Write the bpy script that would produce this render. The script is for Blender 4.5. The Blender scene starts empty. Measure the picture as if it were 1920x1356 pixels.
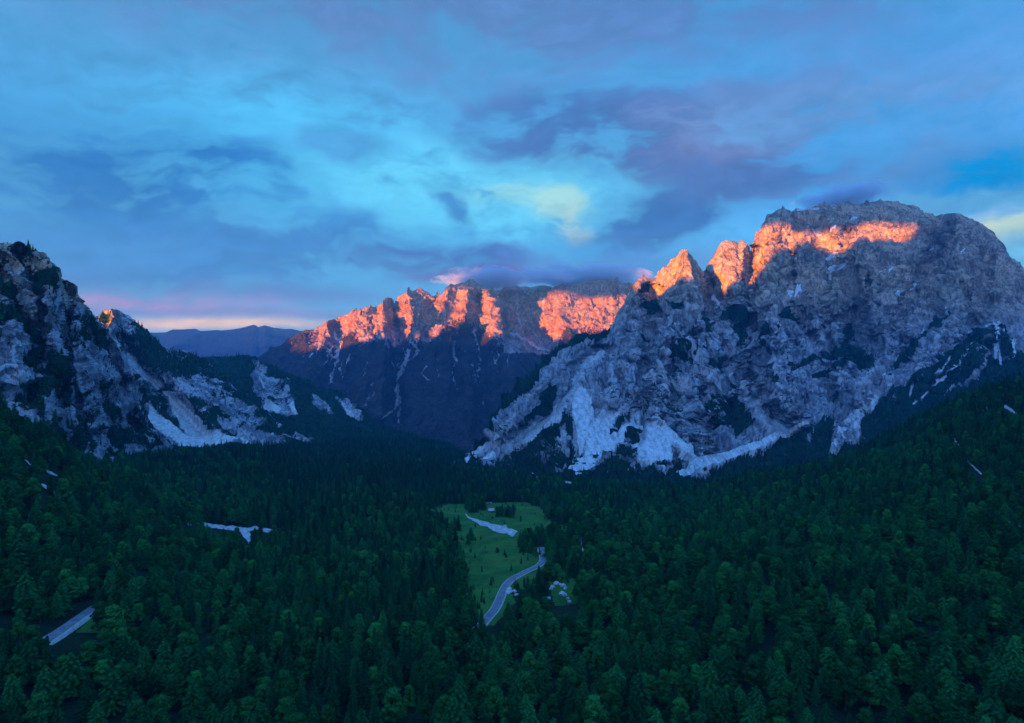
import bpy, math, random
import numpy as np
PI = math.pi
R = math.radians
random.seed(7)
rng = np.random.default_rng(11)
sc = bpy.context.scene
C = sc.collection

# ------------------------------------------------------------------ camera, sky, sun, exposure
F, CX, HY = 1251.0, 960.0, 650.0             # focal length in photo pixels, centre column, horizon row
cam_d = bpy.data.cameras.new('camera'); cam = bpy.data.objects.new('camera', cam_d); C.objects.link(cam)
cam.rotation_euler = (PI/2, 0, 0); cam.location = (0, 0, 0)
cam_d.sensor_fit = 'HORIZONTAL'; cam_d.sensor_width = 36; cam_d.lens = 36*F/1920
cam_d.shift_y = (HY-678)/1920
cam_d.clip_start = 1; cam_d.clip_end = 60000
sc.camera = cam
SUN_A, SUN_E = R(32), R(3.0)                 # light travels towards +x/+y at this heading, at this elevation
SE_T = math.tan(SUN_E)
sun_d = bpy.data.lights.new('sun', 'SUN'); sun = bpy.data.objects.new('sun', sun_d); C.objects.link(sun)
sun_d.energy = 4.0; sun_d.angle = R(0.5); sun_d.color = (1.0, 0.295, 0.0)
from mathutils import Vector
sdir = Vector((math.sin(SUN_A)*math.cos(SUN_E), math.cos(SUN_A)*math.cos(SUN_E), -math.sin(SUN_E)))
sun.rotation_euler = sdir.to_track_quat('-Z', 'Y').to_euler()
sc.view_settings.view_transform = 'Standard'; sc.view_settings.look = 'None'
EXPO = 2.9
sc.view_settings.exposure = EXPO; sc.view_settings.gamma = 1.0
sc.cycles.use_denoising = True
sc.cycles.max_bounces = 5; sc.cycles.diffuse_bounces = 3; sc.cycles.volume_bounces = 1
sc.cycles.transparent_max_bounces = 8
sc.cycles.volume_step_rate = 2.0

def srgb(r, g, b):
    f = lambda c: (c/255/12.92) if c/255 <= 0.04045 else ((c/255+0.055)/1.055)**2.4
    return (f(r), f(g), f(b), 1.0)

class NT:
    """tiny node-building helper"""
    def __init__(s, tree): s.t = tree; s.n = tree.nodes; s.l = tree.links
    def node(s, typ, **kw):
        n = s.n.new(typ)
        for k, v in kw.items(): setattr(n, k, v)
        return n
    def put(s, sock, v):
        if hasattr(v, 'is_output'): s.l.new(v, sock)
        elif v is not None: sock.default_value = v
    def m(s, op, a, b=None, c=None, clamp=False):
        n = s.node('ShaderNodeMath', operation=op, use_clamp=clamp)
        for i, v in enumerate((a, b, c)): s.put(n.inputs[i], v)
        return n.outputs[0]
    def vm(s, op, a, b=None):
        n = s.node('ShaderNodeVectorMath', operation=op)
        s.put(n.inputs[0], a)
        if b is not None: s.put(n.inputs[1], b)
        return n.outputs['Value'] if op in ('DOT_PRODUCT', 'LENGTH', 'DISTANCE') else n.outputs[0]
    def mix(s, f, a, b, bt='MIX'):
        n = s.node('ShaderNodeMix', data_type='RGBA', blend_type=bt); n.clamp_factor = True
        s.put(n.inputs[0], f); s.put(n.inputs[6], a); s.put(n.inputs[7], b)
        return n.outputs[2]
    def noise(s, vec, scale, detail=4, rough=0.5, dist=0.0):
        n = s.node('ShaderNodeTexNoise'); s.put(n.inputs['Vector'], vec)
        n.inputs['Scale'].default_value = scale; n.inputs['Detail'].default_value = detail
        n.inputs['Roughness'].default_value = rough; n.inputs['Distortion'].default_value = dist
        return n.outputs['Fac']
    def ramp(s, v, a, b):     # smooth 0..1 between a and b
        n = s.node('ShaderNodeMapRange', interpolation_type='SMOOTHSTEP')
        s.put(n.inputs['Value'], v); n.inputs['From Min'].default_value = a; n.inputs['From Max'].default_value = b
        return n.outputs['Result']
    def comb(s, x, y, z):
        n = s.node('ShaderNodeCombineXYZ'); s.put(n.inputs[0], x); s.put(n.inputs[1], y); s.put(n.inputs[2], z)
        return n.outputs[0]
    def attr(s, name):
        return s.node('ShaderNodeAttribute', attribute_name=name).outputs['Fac']

# ---- world: Nishita sky at the sun's own direction, evening clouds over it
w = bpy.data.worlds.new('World'); sc.world = w; w.use_nodes = True
T = NT(w.node_tree); T.n.clear()
sky = T.node('ShaderNodeTexSky', sky_type='NISHITA', sun_disc=False)
sky.sun_elevation = SUN_E; sky.sun_rotation = SUN_A + PI
sky.altitude = 1700; sky.air_density = 1.0; sky.dust_density = 0.6; sky.ozone_density = 3.0
tc = T.node('ShaderNodeTexCoord').outputs['Generated']
sep = T.node('ShaderNodeSeparateXYZ'); T.l.new(tc, sep.inputs[0])
az = T.m('ARCTAN2', sep.outputs[0], sep.outputs[1])
el = T.m('ARCSINE', sep.outputs[2])
warp1 = T.m('SUBTRACT', T.noise(tc, 3.5, 5, 0.6), 0.5)
wv = T.vm('ADD', tc, T.comb(19.1, 3.3, 7.7))
warp2 = T.m('SUBTRACT', T.noise(wv, 3.5, 5, 0.6), 0.5)
azw = T.m('MULTIPLY_ADD', warp1, 0.24, az)
elw = T.m('MULTIPLY_ADD', warp2, 0.12, el)
# stretched cloud texture
cv = T.comb(T.m('MULTIPLY', azw, 1.0), T.m('MULTIPLY', elw, 2.6), 0.0)
ctex = T.noise(cv, 5.0, 9, 0.6, 0.0)
cfine = T.noise(T.comb(azw, T.m('MULTIPLY', elw, 2.2), 3.0), 17.0, 6, 0.64, 0.0)
SKY_TINT = (0.30, 0.62, 1.0, 1)
col = T.mix(1.0, sky.outputs[0], SKY_TINT, 'MULTIPLY')
BG = 0.08
SK = 1.0/(BG*2**EXPO)
def scol(r, g, b, k=1.0):
    c = srgb(r, g, b); return (c[0]*SK*k, c[1]*SK*k, c[2]*SK*k, 1)
def ang(px, py):
    x = (px-CX)/F; z = (HY-py)/F
    return math.atan2(x, 1), math.atan2(z, math.hypot(x, 1))
ctex = T.ramp(ctex, .28, .72); cfine = T.ramp(cfine, .25, .75)
def blob(col, px, py, wx, wy, color, amt, tex=0.6, tilt=0.0, fine=0.25, flat=False):
    a0, e0 = ang(px, py); sx = wx/F; sy = wy/F
    da = T.m('SUBTRACT', az if flat else azw, a0); de = T.m('SUBTRACT', T.m('MULTIPLY_ADD', warp2, .025, el) if flat else elw, e0)
    if tilt: de = T.m('MULTIPLY_ADD', da, tilt, de)
    u = T.m('DIVIDE', da, sx); v = T.m('DIVIDE', de, sy)
    r2 = T.m('MULTIPLY_ADD', u, u, T.m('MULTIPLY', v, v))
    g = T.m('EXPONENT', T.m('MULTIPLY', r2, -1.0))
    n = T.m('ADD', T.m('MULTIPLY', T.m('SUBTRACT', ctex, 0.5), tex*2.2), T.m('MULTIPLY', T.m('SUBTRACT', cfine, 0.5), fine*2.4))
    f = T.m('MULTIPLY', g, T.m('ADD', 1.0, n), clamp=True)
    f = T.m('MULTIPLY', f if flat else T.ramp(f, .04, .95), amt, clamp=True)
    return T.mix(f, col, color)
# broad colour of the evening sky in front of the camera
front = T.ramp(sep.outputs[1], -0.5, 0.6)
base = T.mix(T.ramp(el, 0.02, 0.42), scol(80, 170, 220), scol(86, 166, 214))
col = T.mix(T.m('MULTIPLY', front, 0.80), col, base)
col = blob(col, 560, 300, 420, 150, scol(80, 192, 245), .95, .5)
col = blob(col, 900, 380, 420, 110, scol(104, 210, 246), .95, .5)
col = blob(col, 960, 368, 110, 22, scol(150, 215, 222), .8, .9)
col = blob(col, 1050, 385, 60, 26, scol(170, 220, 214), .8, .9)
col = blob(col, 1072, 425, 20, 34, scol(205, 228, 210), .8, .8)
col = blob(col, 120, 300, 260, 130, scol(76, 158, 214), .9, .5)
col = blob(col, 250, 330, 240, 80, scol(44, 120, 188), 1.0, 1.1)
col = blob(col, 300, 480, 330, 60, scol(46, 120, 190), .95, 1.0)
col = blob(col, 560, 470, 260, 60, scol(60, 130, 196), .9, 1.1)
col = blob(col, 110, 470, 160, 60, scol(70, 140, 204), .7, .5)
col = blob(col, 640, 275, 80, 36, scol(74, 150, 208), .8, .8)
col = blob(col, 838, 405, 30, 50, scol(62, 130, 196), .85, 1.1, .5)
col = blob(col, 400, 548, 300, 20, scol(92, 116, 182), .8, .8, flat=True)
col = blob(col, 240, 568, 170, 17, scol(200, 128, 168, 1.3), .95, .6, flat=True)
col = blob(col, 480, 590, 220, 10, scol(150, 140, 186), .8, .5, flat=True)
col = blob(col, 400, 609, 230, 10, scol(255, 206, 160, 1.2), 1.0, .25, 0, .1, flat=True)
col = blob(col, 850, 490, 190, 30, scol(70, 104, 172), .95, .7)
col = blob(col, 900, 512, 150, 13, scol(104, 88, 160), .75, .6)
col = blob(col, 1200, 490, 240, 26, scol(98, 146, 204), .8, .5)
col = blob(col, 1240, 410, 170, 52, scol(50, 108, 176), 1.0, .9, -.18)
col = blob(col, 1150, 455, 110, 26, scol(70, 122, 186), .8, .7)
col = blob(col, 1020, 230, 180, 60, scol(66, 128, 196), .9, 1.0)
col = blob(col, 1220, 270, 330, 75, scol(66, 112, 176), 1.0, 1.0, .12)
col = blob(col, 1420, 250, 200, 90, scol(108, 122, 176), .95, .9)
col = blob(col, 1500, 330, 240, 36, scol(70, 108, 170), .9, .8)
col = blob(col, 1560, 205, 260, 60, scol(100, 154, 208), .9, .9)
col = blob(col, 1750, 300, 200, 60, scol(96, 150, 202), .8, .7)
col = blob(col, 1900, 310, 110, 50, scol(16, 146, 210), 1.0, .6)
col = blob(col, 1800, 375, 170, 22, scol(100, 170, 205), .8, .6)
col = blob(col, 1915, 425, 80, 26, scol(220, 234, 186), 1.0, .4)
col = blob(col, 1950, 470, 60, 50, scol(120, 200, 222), .8, .3)
col = blob(col, 960, -100, 1500, 210, scol(88, 120, 176), .8, .8)
tx = T.m('MULTIPLY_ADD', T.m('SUBTRACT', cfine, .5), .26, T.m('MULTIPLY_ADD', T.m('SUBTRACT', ctex, .5), .30, 1.10))
col = T.vm('SCALE', col); col.node.inputs['Scale'].default_value = 1.0; T.l.new(tx, col.node.inputs['Scale'])
# dim ground-side half
below = T.ramp(sep.outputs[2], -0.06, 0.0)
col = T.mix(below, (0.02, 0.04, 0.07, 1), col)
# the rest of the sky (overhead and behind): unseen, boosted blue to fill the shaded slopes
back = T.m('SUBTRACT', 1.0, T.ramp(sep.outputs[1], -0.2, 0.55))
over = T.m('MULTIPLY', T.ramp(el, 0.45, 0.9), 0.8)
bc = T.m('MULTIPLY', T.m('MAXIMUM', back, over), below)
bcol = T.mix(T.ramp(ctex, .2, .8), scol(52, 140, 222, 1.9), scol(80, 138, 216, 1.9))
west = T.vm('DOT_PRODUCT', tc, (-math.sin(SUN_A-.35), -math.cos(SUN_A-.35), 0.0))      # afterglow on the sunset side
bcol = T.mix(T.ramp(west, .25, 1.0), bcol, scol(128, 166, 232, 3.0))
col = T.mix(bc, col, bcol)
bg = T.node('ShaderNodeBackground'); T.l.new(col, bg.inputs[0]); bg.inputs[1].default_value = BG
wo = T.node('ShaderNodeOutputWorld'); T.l.new(bg.outputs[0], wo.inputs[0])
w.cycles.sampling_method = 'MANUAL'; w.cycles.sample_map_resolution = 512

# ------------------------------------------------------------------ numpy noise and picture-plan helpers
TAB = rng.random((64, 64, 64)).astype(np.float32)
def vnoise(p):
    i = np.floor(p).astype(np.int64); f = (p-i).astype(np.float32)
    f = f*f*f*(f*(f*6-15)+10)
    a = i & 63; b = (i+1) & 63
    x0, y0, z0 = a.T; x1, y1, z1 = b.T; fx, fy, fz = f.T
    def L(u, v, t): return u+(v-u)*t
    return L(L(L(TAB[x0, y0, z0], TAB[x1, y0, z0], fx), L(TAB[x0, y1, z0], TAB[x1, y1, z0], fx), fy),
             L(L(TAB[x0, y0, z1], TAB[x1, y0, z1], fx), L(TAB[x0, y1, z1], TAB[x1, y1, z1], fx), fy), fz)
def fbm(p, octs=5, gain=0.5, lac=2.07):
    s = 0; a = 1; t = 0; q = p.copy()
    for k in range(octs):
        s = s + a*(vnoise(q)*2-1); t += a; a *= gain; q = q*lac+13.7
    return s/t
def ridged(p, octs=5, gain=0.55, lac=2.07):
    s = 0; a = 1; t = 0; q = p.copy(); wgt = 1.0
    for k in range(octs):
        n = 1-np.abs(vnoise(q)*2-1); n = n*n
        s = s + a*n*wgt; t += a; wgt = np.clip(n*1.6, 0, 1); a *= gain; q = q*lac+7.3
    return s/t
def in_poly(px, py, poly):
    poly = np.asarray(poly, float); out = np.zeros(px.shape, bool)
    bb = (px >= poly[:, 0].min()) & (px <= poly[:, 0].max()) & (py >= poly[:, 1].min()) & (py <= poly[:, 1].max())
    idx = np.nonzero(bb)[0]
    if not len(idx): return out
    x = px[idx]; y = py[idx]; r = np.zeros(len(idx), bool)
    n = len(poly)
    for i in range(n):
        x1, y1 = poly[i]; x2, y2 = poly[(i+1) % n]
        if y1 == y2: continue
        c = ((y1 > y) != (y2 > y)) & (x < (x2-x1)*(y-y1)/(y2-y1)+x1)
        r ^= c
    out[idx] = r
    return out
def line_dist(px, py, pts, reach=1e9):
    pts = np.asarray(pts, float); d = np.full(px.shape, 1e9)
    bb = (px > pts[:, 0].min()-reach) & (px < pts[:, 0].max()+reach) & (py > pts[:, 1].min()-reach) & (py < pts[:, 1].max()+reach)
    idx = np.nonzero(bb)[0]
    if not len(idx): return d
    x = px[idx]; y = py[idx]; dd = np.full(len(idx), 1e9)
    for (ax, ay), (bx, by) in zip(pts[:-1], pts[1:]):
        vx, vy = bx-ax, by-ay; L2 = vx*vx+vy*vy+1e-9
        t = np.clip(((x-ax)*vx+(y-ay)*vy)/L2, 0, 1)
        dd = np.minimum(dd, np.hypot(x-ax-t*vx, y-ay-t*vy))
    d[idx] = dd
    return d
def world(px, py, d):
    return np.stack([(px-CX)/F*d, d, (HY-py)/F*d], -1)
def pl(t, *xs):
    t = np.asarray(t, float); return [np.interp(xs[0], t[:, 0], t[:, k]) for k in range(1, t.shape[1])]

def link(name, me, mat=None, parent=None, smooth=False):
    o = bpy.data.objects.new(name, me); C.objects.link(o)
    if mat: me.materials.append(mat)
    if parent: o.parent = parent
    if smooth: me.shade_smooth()
    return o
def mesh_np(name, V, faces):
    """faces: (n,3) or (n,4) int array"""
    me = bpy.data.meshes.new(name); V = np.asarray(V, np.float32); faces = np.asarray(faces, np.int32)
    k = faces.shape[1]
    me.vertices.add(len(V)); me.vertices.foreach_set('co', V.ravel())
    me.loops.add(faces.size); me.loops.foreach_set('vertex_index', faces.ravel())
    me.polygons.add(len(faces)); me.polygons.foreach_set('loop_start', np.arange(0, faces.size, k, dtype=np.int32))
    me.polygons.foreach_set('loop_total', np.full(len(faces), k, np.int32))
    me.update(calc_edges=True)
    return me
def set_attr(me, name, arr):
    a = me.attributes.new(name, 'FLOAT', 'POINT'); a.data.foreach_set('value', np.asarray(arr, np.float32))
def tag(o, label=None, cat=None, group=None, kind=None):
    if label: o['label'] = label
    if cat: o['category'] = cat
    if group: o['group'] = group
    if kind: o['kind'] = kind
    return o
def grid_faces(nr, nc):
    r = np.arange(nr-1)[:, None]*nc; c = np.arange(nc-1)[None, :]
    a = (r+c).ravel()
    return np.stack([a, a+1, a+nc+1, a+nc], -1)
def normals(P):
    gu = np.gradient(P, axis=1); gv = np.gradient(P, axis=0)
    n = np.cross(gu, gv); n /= np.linalg.norm(n, axis=-1, keepdims=True)+1e-9
    return n

# ------------------------------------------------------------------ materials
def principled(name, rough=0.9, spec=0.2):
    m = bpy.data.materials.new(name); m.use_nodes = True; t = NT(m.node_tree)
    b = t.n['Principled BSDF']; b.inputs['Roughness'].default_value = rough
    b.inputs['Specular IOR Level'].default_value = spec
    return m, t, b
def mountain_mat(name, rock_a, rock_b, dark, veg_a, veg_b, scree, fs=1.0, veg_bump=1.0, warm=None):
    m, t, b = principled(name, 0.95, 0.1)
    pos = t.node('ShaderNodeTexCoord').outputs['Object']
    sp = t.node('ShaderNodeSeparateXYZ'); t.l.new(pos, sp.inputs[0])
    st = t.comb(sp.outputs[0], sp.outputs[1], t.m('MULTIPLY', sp.outputs[2], 0.28))     # vertical streaks
    bd = t.comb(t.m('MULTIPLY', sp.outputs[0], 0.3), t.m('MULTIPLY', sp.outputs[1], 0.3), t.m('MULTIPLY_ADD', sp.outputs[0], 0.22, sp.outputs[2]))   # tilted strata
    n1 = t.noise(st, 0.02/fs, 6, 0.62); n2 = t.noise(bd, 0.045/fs, 5, 0.6); n3 = t.noise(st, 0.11/fs, 4, 0.7)
    n4 = t.noise(pos, 0.006/fs, 3, 0.5)
    rock = t.mix(t.ramp(n4, .38, .62), rock_a, rock_b)
    rock = t.mix(t.m('MULTIPLY', t.ramp(n1, .49, .60), .7), rock, dark)
    rock = t.mix(t.m('MULTIPLY', t.ramp(n2, .52, .60), .65), rock, dark)
    rock = t.mix(t.m('MULTIPLY', t.ramp(n3, .50, .60), .7), rock, dark)
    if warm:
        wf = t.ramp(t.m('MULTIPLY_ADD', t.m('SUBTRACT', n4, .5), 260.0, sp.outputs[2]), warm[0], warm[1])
        rock = t.mix(wf, rock, t.mix(1.0, rock, (1.22, .82, .50, 1), 'MULTIPLY'))  # sunset orange put into the colour of the higher rock
    lite = t.mix(0.5, rock, (0.72, 0.70, 0.72, 1))
    rock = t.mix(t.m('MULTIPLY', t.ramp(n3, .47, .38), .5), rock, lite)
    scn = t.m('MULTIPLY_ADD', t.noise(t.comb(sp.outputs[0], t.m('MULTIPLY', sp.outputs[1], .3), t.m('MULTIPLY', sp.outputs[2], .12)), 0.13/fs, 4, 0.7), .6, t.m('MULTIPLY', t.noise(pos, 0.2/fs, 4, 0.8), .4))
    sc_c = t.mix(t.ramp(scn, .42, .6), scree, tuple(c*0.55 for c in scree[:3])+(1,))
    vn = t.noise(pos, 0.03/fs, 5, 0.65); vf = t.noise(pos, 0.16/fs, 3, 0.7)
    veg = t.mix(t.ramp(t.m('ADD', vn, t.m('MULTIPLY', t.m('SUBTRACT', vf, .5), .7)), .35, .68), veg_a, veg_b)
    vs = t.noise(t.comb(sp.outputs[0], sp.outputs[1], t.m('MULTIPLY', sp.outputs[2], 0.3)), 0.09/fs, 4, 0.75)
    edge = t.m('ADD', t.m('MULTIPLY', t.m('SUBTRACT', vs, .5), 1.5), t.m('ADD', t.m('MULTIPLY', t.m('SUBTRACT', vf, .5), .7), t.m('MULTIPLY', t.m('SUBTRACT', vn, .5), .4)))
    fv = t.ramp(t.m('ADD', t.attr('veg'), edge), .46, .56)
    fs_ = t.ramp(t.m('ADD', t.attr('scree'), t.m('MULTIPLY', edge, .8)), .42, .58)
    c = t.mix(fs_, rock, sc_c); c = t.mix(fv, c, veg)
    c = t.mix(t.ramp(t.m('ADD', t.attr('snow'), t.m('MULTIPLY', edge, .3)), .4, .5), c, (0.8, 0.84, 0.9, 1))
    t.l.new(c, b.inputs['Base Color'])
    bmp = t.node('ShaderNodeBump'); bmp.inputs['Strength'].default_value = 1.0
    bmp.inputs['Distance'].default_value = 1.0
    h = t.m('ADD', t.m('MULTIPLY', n3, 12*fs), t.m('ADD', t.m('MULTIPLY', n1, 12*fs), t.m('MULTIPLY', n2, 10*fs)))
    h = t.m('MULTIPLY', h, t.m('SUBTRACT', 1.0, t.m('MULTIPLY', fs_, .8)))
    h = t.m('ADD', h, t.m('MULTIPLY', t.m('MULTIPLY', vf, 11*fs*veg_bump), fv))
    t.l.new(h, bmp.inputs['Height']); t.l.new(bmp.outputs[0], b.inputs['Normal'])
    return m
G1, G2 = (0.003, 0.034, 0.022, 1), (0.012, 0.074, 0.040, 1)
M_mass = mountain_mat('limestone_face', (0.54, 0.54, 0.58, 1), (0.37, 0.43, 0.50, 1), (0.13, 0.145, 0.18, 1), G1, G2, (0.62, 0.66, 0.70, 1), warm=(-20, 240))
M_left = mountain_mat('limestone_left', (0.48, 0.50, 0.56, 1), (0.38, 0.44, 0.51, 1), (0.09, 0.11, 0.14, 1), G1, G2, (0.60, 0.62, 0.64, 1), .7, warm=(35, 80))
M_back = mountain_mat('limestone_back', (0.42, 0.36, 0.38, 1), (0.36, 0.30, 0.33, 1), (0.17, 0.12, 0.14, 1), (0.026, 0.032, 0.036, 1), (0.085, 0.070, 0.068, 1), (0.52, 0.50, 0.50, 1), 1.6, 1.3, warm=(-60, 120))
M_far = mountain_mat('wooded_far_hazed', (0.012, 0.045, 0.13, 1), (0.012, 0.045, 0.13, 1), (0.01, 0.04, 0.11, 1), (0.006, 0.034, 0.12, 1), (0.010, 0.042, 0.14, 1), (0.1, 0.1, 0.12, 1), 4)  # distance haze painted into the blue of rock and woods
def ground_mat():
    m, t, b = principled('forest_floor_and_grass', 0.95, 0.1)
    pos = t.node('ShaderNodeTexCoord').outputs['Object']
    n = t.noise(pos, .05, 6, .65); f = t.noise(pos, .7, 4, .7)
    g = t.m('ADD', n, t.m('MULTIPLY', t.m('SUBTRACT', f, .5), .5))
    gr = t.mix(t.ramp(g, .38, .62), (0.012, 0.105, 0.020, 1), (0.042, 0.18, 0.032, 1))
    gr = t.mix(t.m('MULTIPLY', t.ramp(t.noise(pos, .17, 4, .7), .6, .72), .5), gr, (0.085, 0.115, 0.055, 1))
    fl = t.mix(t.ramp(g, .4, .6), (0.004, 0.016, 0.009, 1), (0.010, 0.032, 0.016, 1))
    gr = t.mix(t.m('MULTIPLY', t.ramp(t.noise(pos, .028, 5, .7, .6), .48, .6), .55), gr, (0.075, 0.15, 0.030, 1))
    gr = t.mix(t.m('MULTIPLY', t.ramp(t.noise(pos, .09, 5, .75, .8), .55, .64), .6), gr, (0.006, 0.045, 0.018, 1))
    c = t.mix(t.ramp(t.m('ADD', t.attr('meadow'), t.m('MULTIPLY', t.m('SUBTRACT', f, .5), .4)), .4, .6), fl, gr)
    t.l.new(c, b.inputs['Base Color'])
    bmp = t.node('ShaderNodeBump'); bmp.inputs['Distance'].default_value = 1.0
    t.l.new(t.m('MULTIPLY', g, 1.2), bmp.inputs['Height']); t.l.new(bmp.outputs[0], b.inputs['Normal'])
    return m
M_ground = ground_mat()
def simple_mat(name, a, bcol, scale, rough=.9, detail=4, spec=.2, bump=0):
    m, t, b = principled(name, rough, spec)
    pos = t.node('ShaderNodeTexCoord').outputs['Object']
    n = t.noise(pos, scale, detail, .65)
    t.l.new(t.mix(t.ramp(n, .35, .65), a, bcol), b.inputs['Base Color'])
    if bump:
        bm = t.node('ShaderNodeBump'); bm.inputs['Distance'].default_value = bump
        t.l.new(n, bm.inputs['Height']); t.l.new(bm.outputs[0], b.inputs['Normal'])
    return m
M_gravel = simple_mat('pale_gravel', (0.24, 0.26, 0.28, 1), (0.60, 0.60, 0.62, 1), .3, detail=6, bump=.5)
M_asphalt = simple_mat('worn_asphalt', (0.13, 0.14, 0.17, 1), (0.21, 0.22, 0.26, 1), .35, .8)
M_verge = simple_mat('gravel_verge', (0.30, 0.33, 0.33, 1), (0.46, 0.47, 0.46, 1), .8)
M_stone = simple_mat('boulder_stone', (0.34, 0.34, 0.38, 1), (0.55, 0.54, 0.58, 1), .8, bump=.3)
M_bark = simple_mat('bark', (0.05, 0.038, 0.028, 1), (0.085, 0.065, 0.05, 1), 2)
M_plank = simple_mat('weathered_planks', (0.16, 0.13, 0.11, 1), (0.26, 0.22, 0.19, 1), 3)
M_roof = simple_mat('pale_shingle_roof', (0.42, 0.42, 0.46, 1), (0.54, 0.54, 0.58, 1), 3)
M_dark = simple_mat('dark_opening', (0.02, 0.02, 0.02, 1), (0.03, 0.03, 0.03, 1), 3)
def leaf_mat(name, a, bcol):
    m, t, b = principled(name, 0.9, 0.02)
    oi = t.node('ShaderNodeObjectInfo').outputs['Random']
    pos = t.node('ShaderNodeTexCoord').outputs['Object']
    n = t.noise(pos, .45, 3, .7)
    f = t.m('ADD', t.m('MULTIPLY', oi, .6), t.m('MULTIPLY', n, .5))
    c = t.mix(t.ramp(f, .15, .9), a, bcol)
    c = t.mix(1.0, c, t.mix(t.m('FRACT', t.m('MULTIPLY', oi, 7.3)), (.5, .55, .6, 1), (1.5, 1.45, 1.25, 1)), 'MULTIPLY')
    t.l.new(c, b.inputs['Base Color'])
    return m
M_leaf_b = leaf_mat('broadleaf_foliage', (0.006, 0.075, 0.020, 1), (0.022, 0.16, 0.040, 1))
M_leaf_c = leaf_mat('conifer_needles', (0.003, 0.042, 0.018, 1), (0.008, 0.085, 0.030, 1))
M_leaf_l = leaf_mat('larch_needles', (0.004, 0.066, 0.022, 1), (0.014, 0.130, 0.038, 1))

# ------------------------------------------------------------------ mountain sheets
class Mass:
    def __init__(s, crest, base, reliefs=(), k=0.85):
        s.crest = crest; s.base = base; s.reliefs = reliefs; s.k = k
    def depth(s, px, py):
        cpy, cd = pl(s.crest, px); bpy_, bd = pl(s.base, px)
        v = np.clip((bpy_-py)/np.maximum(bpy_-cpy, 1), 0, 1)
        w_ = v**s.k
        d = 1/((1-w_)/bd+w_/cd)
        fade = np.clip(v/0.25, 0, 1)
        for pts, wd, amp in s.reliefs:
            q = np.clip(1-line_dist(px, py, pts, wd)/wd, 0, 1)
            q = q*q*(3-2*q)*0.5+q*0.5
            d = d+amp*q*fade
        return d
    def build(s, name, x0, x1, step, nrow, mat, masks, nz, back=400, jag=3.0, fin=None):
        cols = np.arange(x0, x1+step, step, dtype=float); nc = len(cols)
        cpy, cd = pl(s.crest, cols); bpy_, bd = pl(s.base, cols)
        j = np.zeros((nc, 3)); j[:, 0] = cols/26.0; j[:, 1] = x0*.13
        cpy = cpy - jag*(ridged(j, 4, .6)-.45)*2
        v = np.linspace(0, 1, nrow)**0.92
        PX = np.broadcast_to(cols, (nrow, nc)).copy()
        PY = bpy_[None]*(1-v[:, None])+cpy[None]*v[:, None]
        D = s.depth(PX.ravel(), PY.ravel()).reshape(nrow, nc)
        P = world(PX, PY, D)
        N = normals(P)
        flip = (N*P).sum(-1) > 0; N[flip] *= -1
        masks_v = masks(PX.ravel(), PY.ravel(), P.reshape(-1, 3))
        smooth = 1-0.85*np.clip(masks_v['scree'], 0, 1)
        disp = nz(P.reshape(-1, 3), PX.ravel(), PY.ravel())*smooth
        top = np.clip((1-v)/0.05, 0.25, 1)[:, None]
        disp = disp.reshape(nrow, nc)*top
        P = P+N*disp[..., None]
        s.P = P; s.PX = PX; s.PY = PY
        def blur(a, n_):
            for _ in range(n_):
                b_ = np.pad(a, 1, 'edge'); a = (b_[:-2, 1:-1]+b_[2:, 1:-1]+b_[1:-1, :-2]+b_[1:-1, 2:]+2*a)/6
            return a
        sv = masks_v['scree'].reshape(nrow, nc); masks_v['scree'] = np.maximum(blur(sv, 14), .86*sv).ravel()
        vv_ = masks_v['veg'].reshape(nrow, nc); masks_v['veg'] = (.35*vv_+.65*blur(vv_, 12)).ravel()
        # slope-driven vegetation on ledges
        n2 = normals(P); n2[(n2*P).sum(-1) > 0] *= -1
        s.N = n2
        if fin: fin(s, masks_v, n2.reshape(-1, 3))
        # far side of the mountain
        nb = 10; B = []
        topP = P[-1]
        for i in range(1, nb+1):
            t = i/nb
            Q = topP.copy(); dirn = topP[:, :2]/np.linalg.norm(topP[:, :2], axis=1, keepdims=True)
            Q[:, :2] += dirn*back*t*1.3
            Q[:, 2] -= back*(t**1.15)
            q3 = Q/70.0
            Q[:, 2] += (fbm(q3, 4))*18*min(1, t*3)
            B.append(Q)
        ALL = np.concatenate([P, np.array(B)], 0)
        me = mesh_np(name, ALL.reshape(-1, 3), grid_faces(nrow+nb, nc))
        for kx in ('veg', 'scree', 'snow'):
            a = np.asarray(masks_v[kx]).reshape(nrow, nc)
            a = np.concatenate([a, np.repeat(a[-1:], nb, 0)], 0)
            set_attr(me, kx, a.ravel())
        s.veg = masks_v['veg'].reshape(nrow, nc)
        o = link(name, me, mat); me.shade_smooth(); tag(o, kind='structure'); s.obj = o
        return o
def warp(px, py, amp=5.0, sc_=14.0, seed=0.0):
    p = np.stack([px/sc_, py/sc_, np.full(px.shape, seed)], -1)
    return px+amp*fbm(p, 3), py+amp*fbm(p+31.7, 3)
def polymask(px, py, polys, val=1.0, out=None, amp=5.0):
    out = np.zeros(px.shape) if out is None else out
    wx, wy = warp(px, py, amp)
    for p in polys: out[in_poly(wx, wy, p)] = val
    return out
def linemask(px, py, lines, out=None, val=1.0, amp=3.0):
    out = np.zeros(px.shape) if out is None else out
    wx, wy = warp(px, py, amp, 9)
    for pts, wd in lines:
        out[line_dist(wx, wy, pts, wd+1) < wd] = val
    return out

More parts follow.
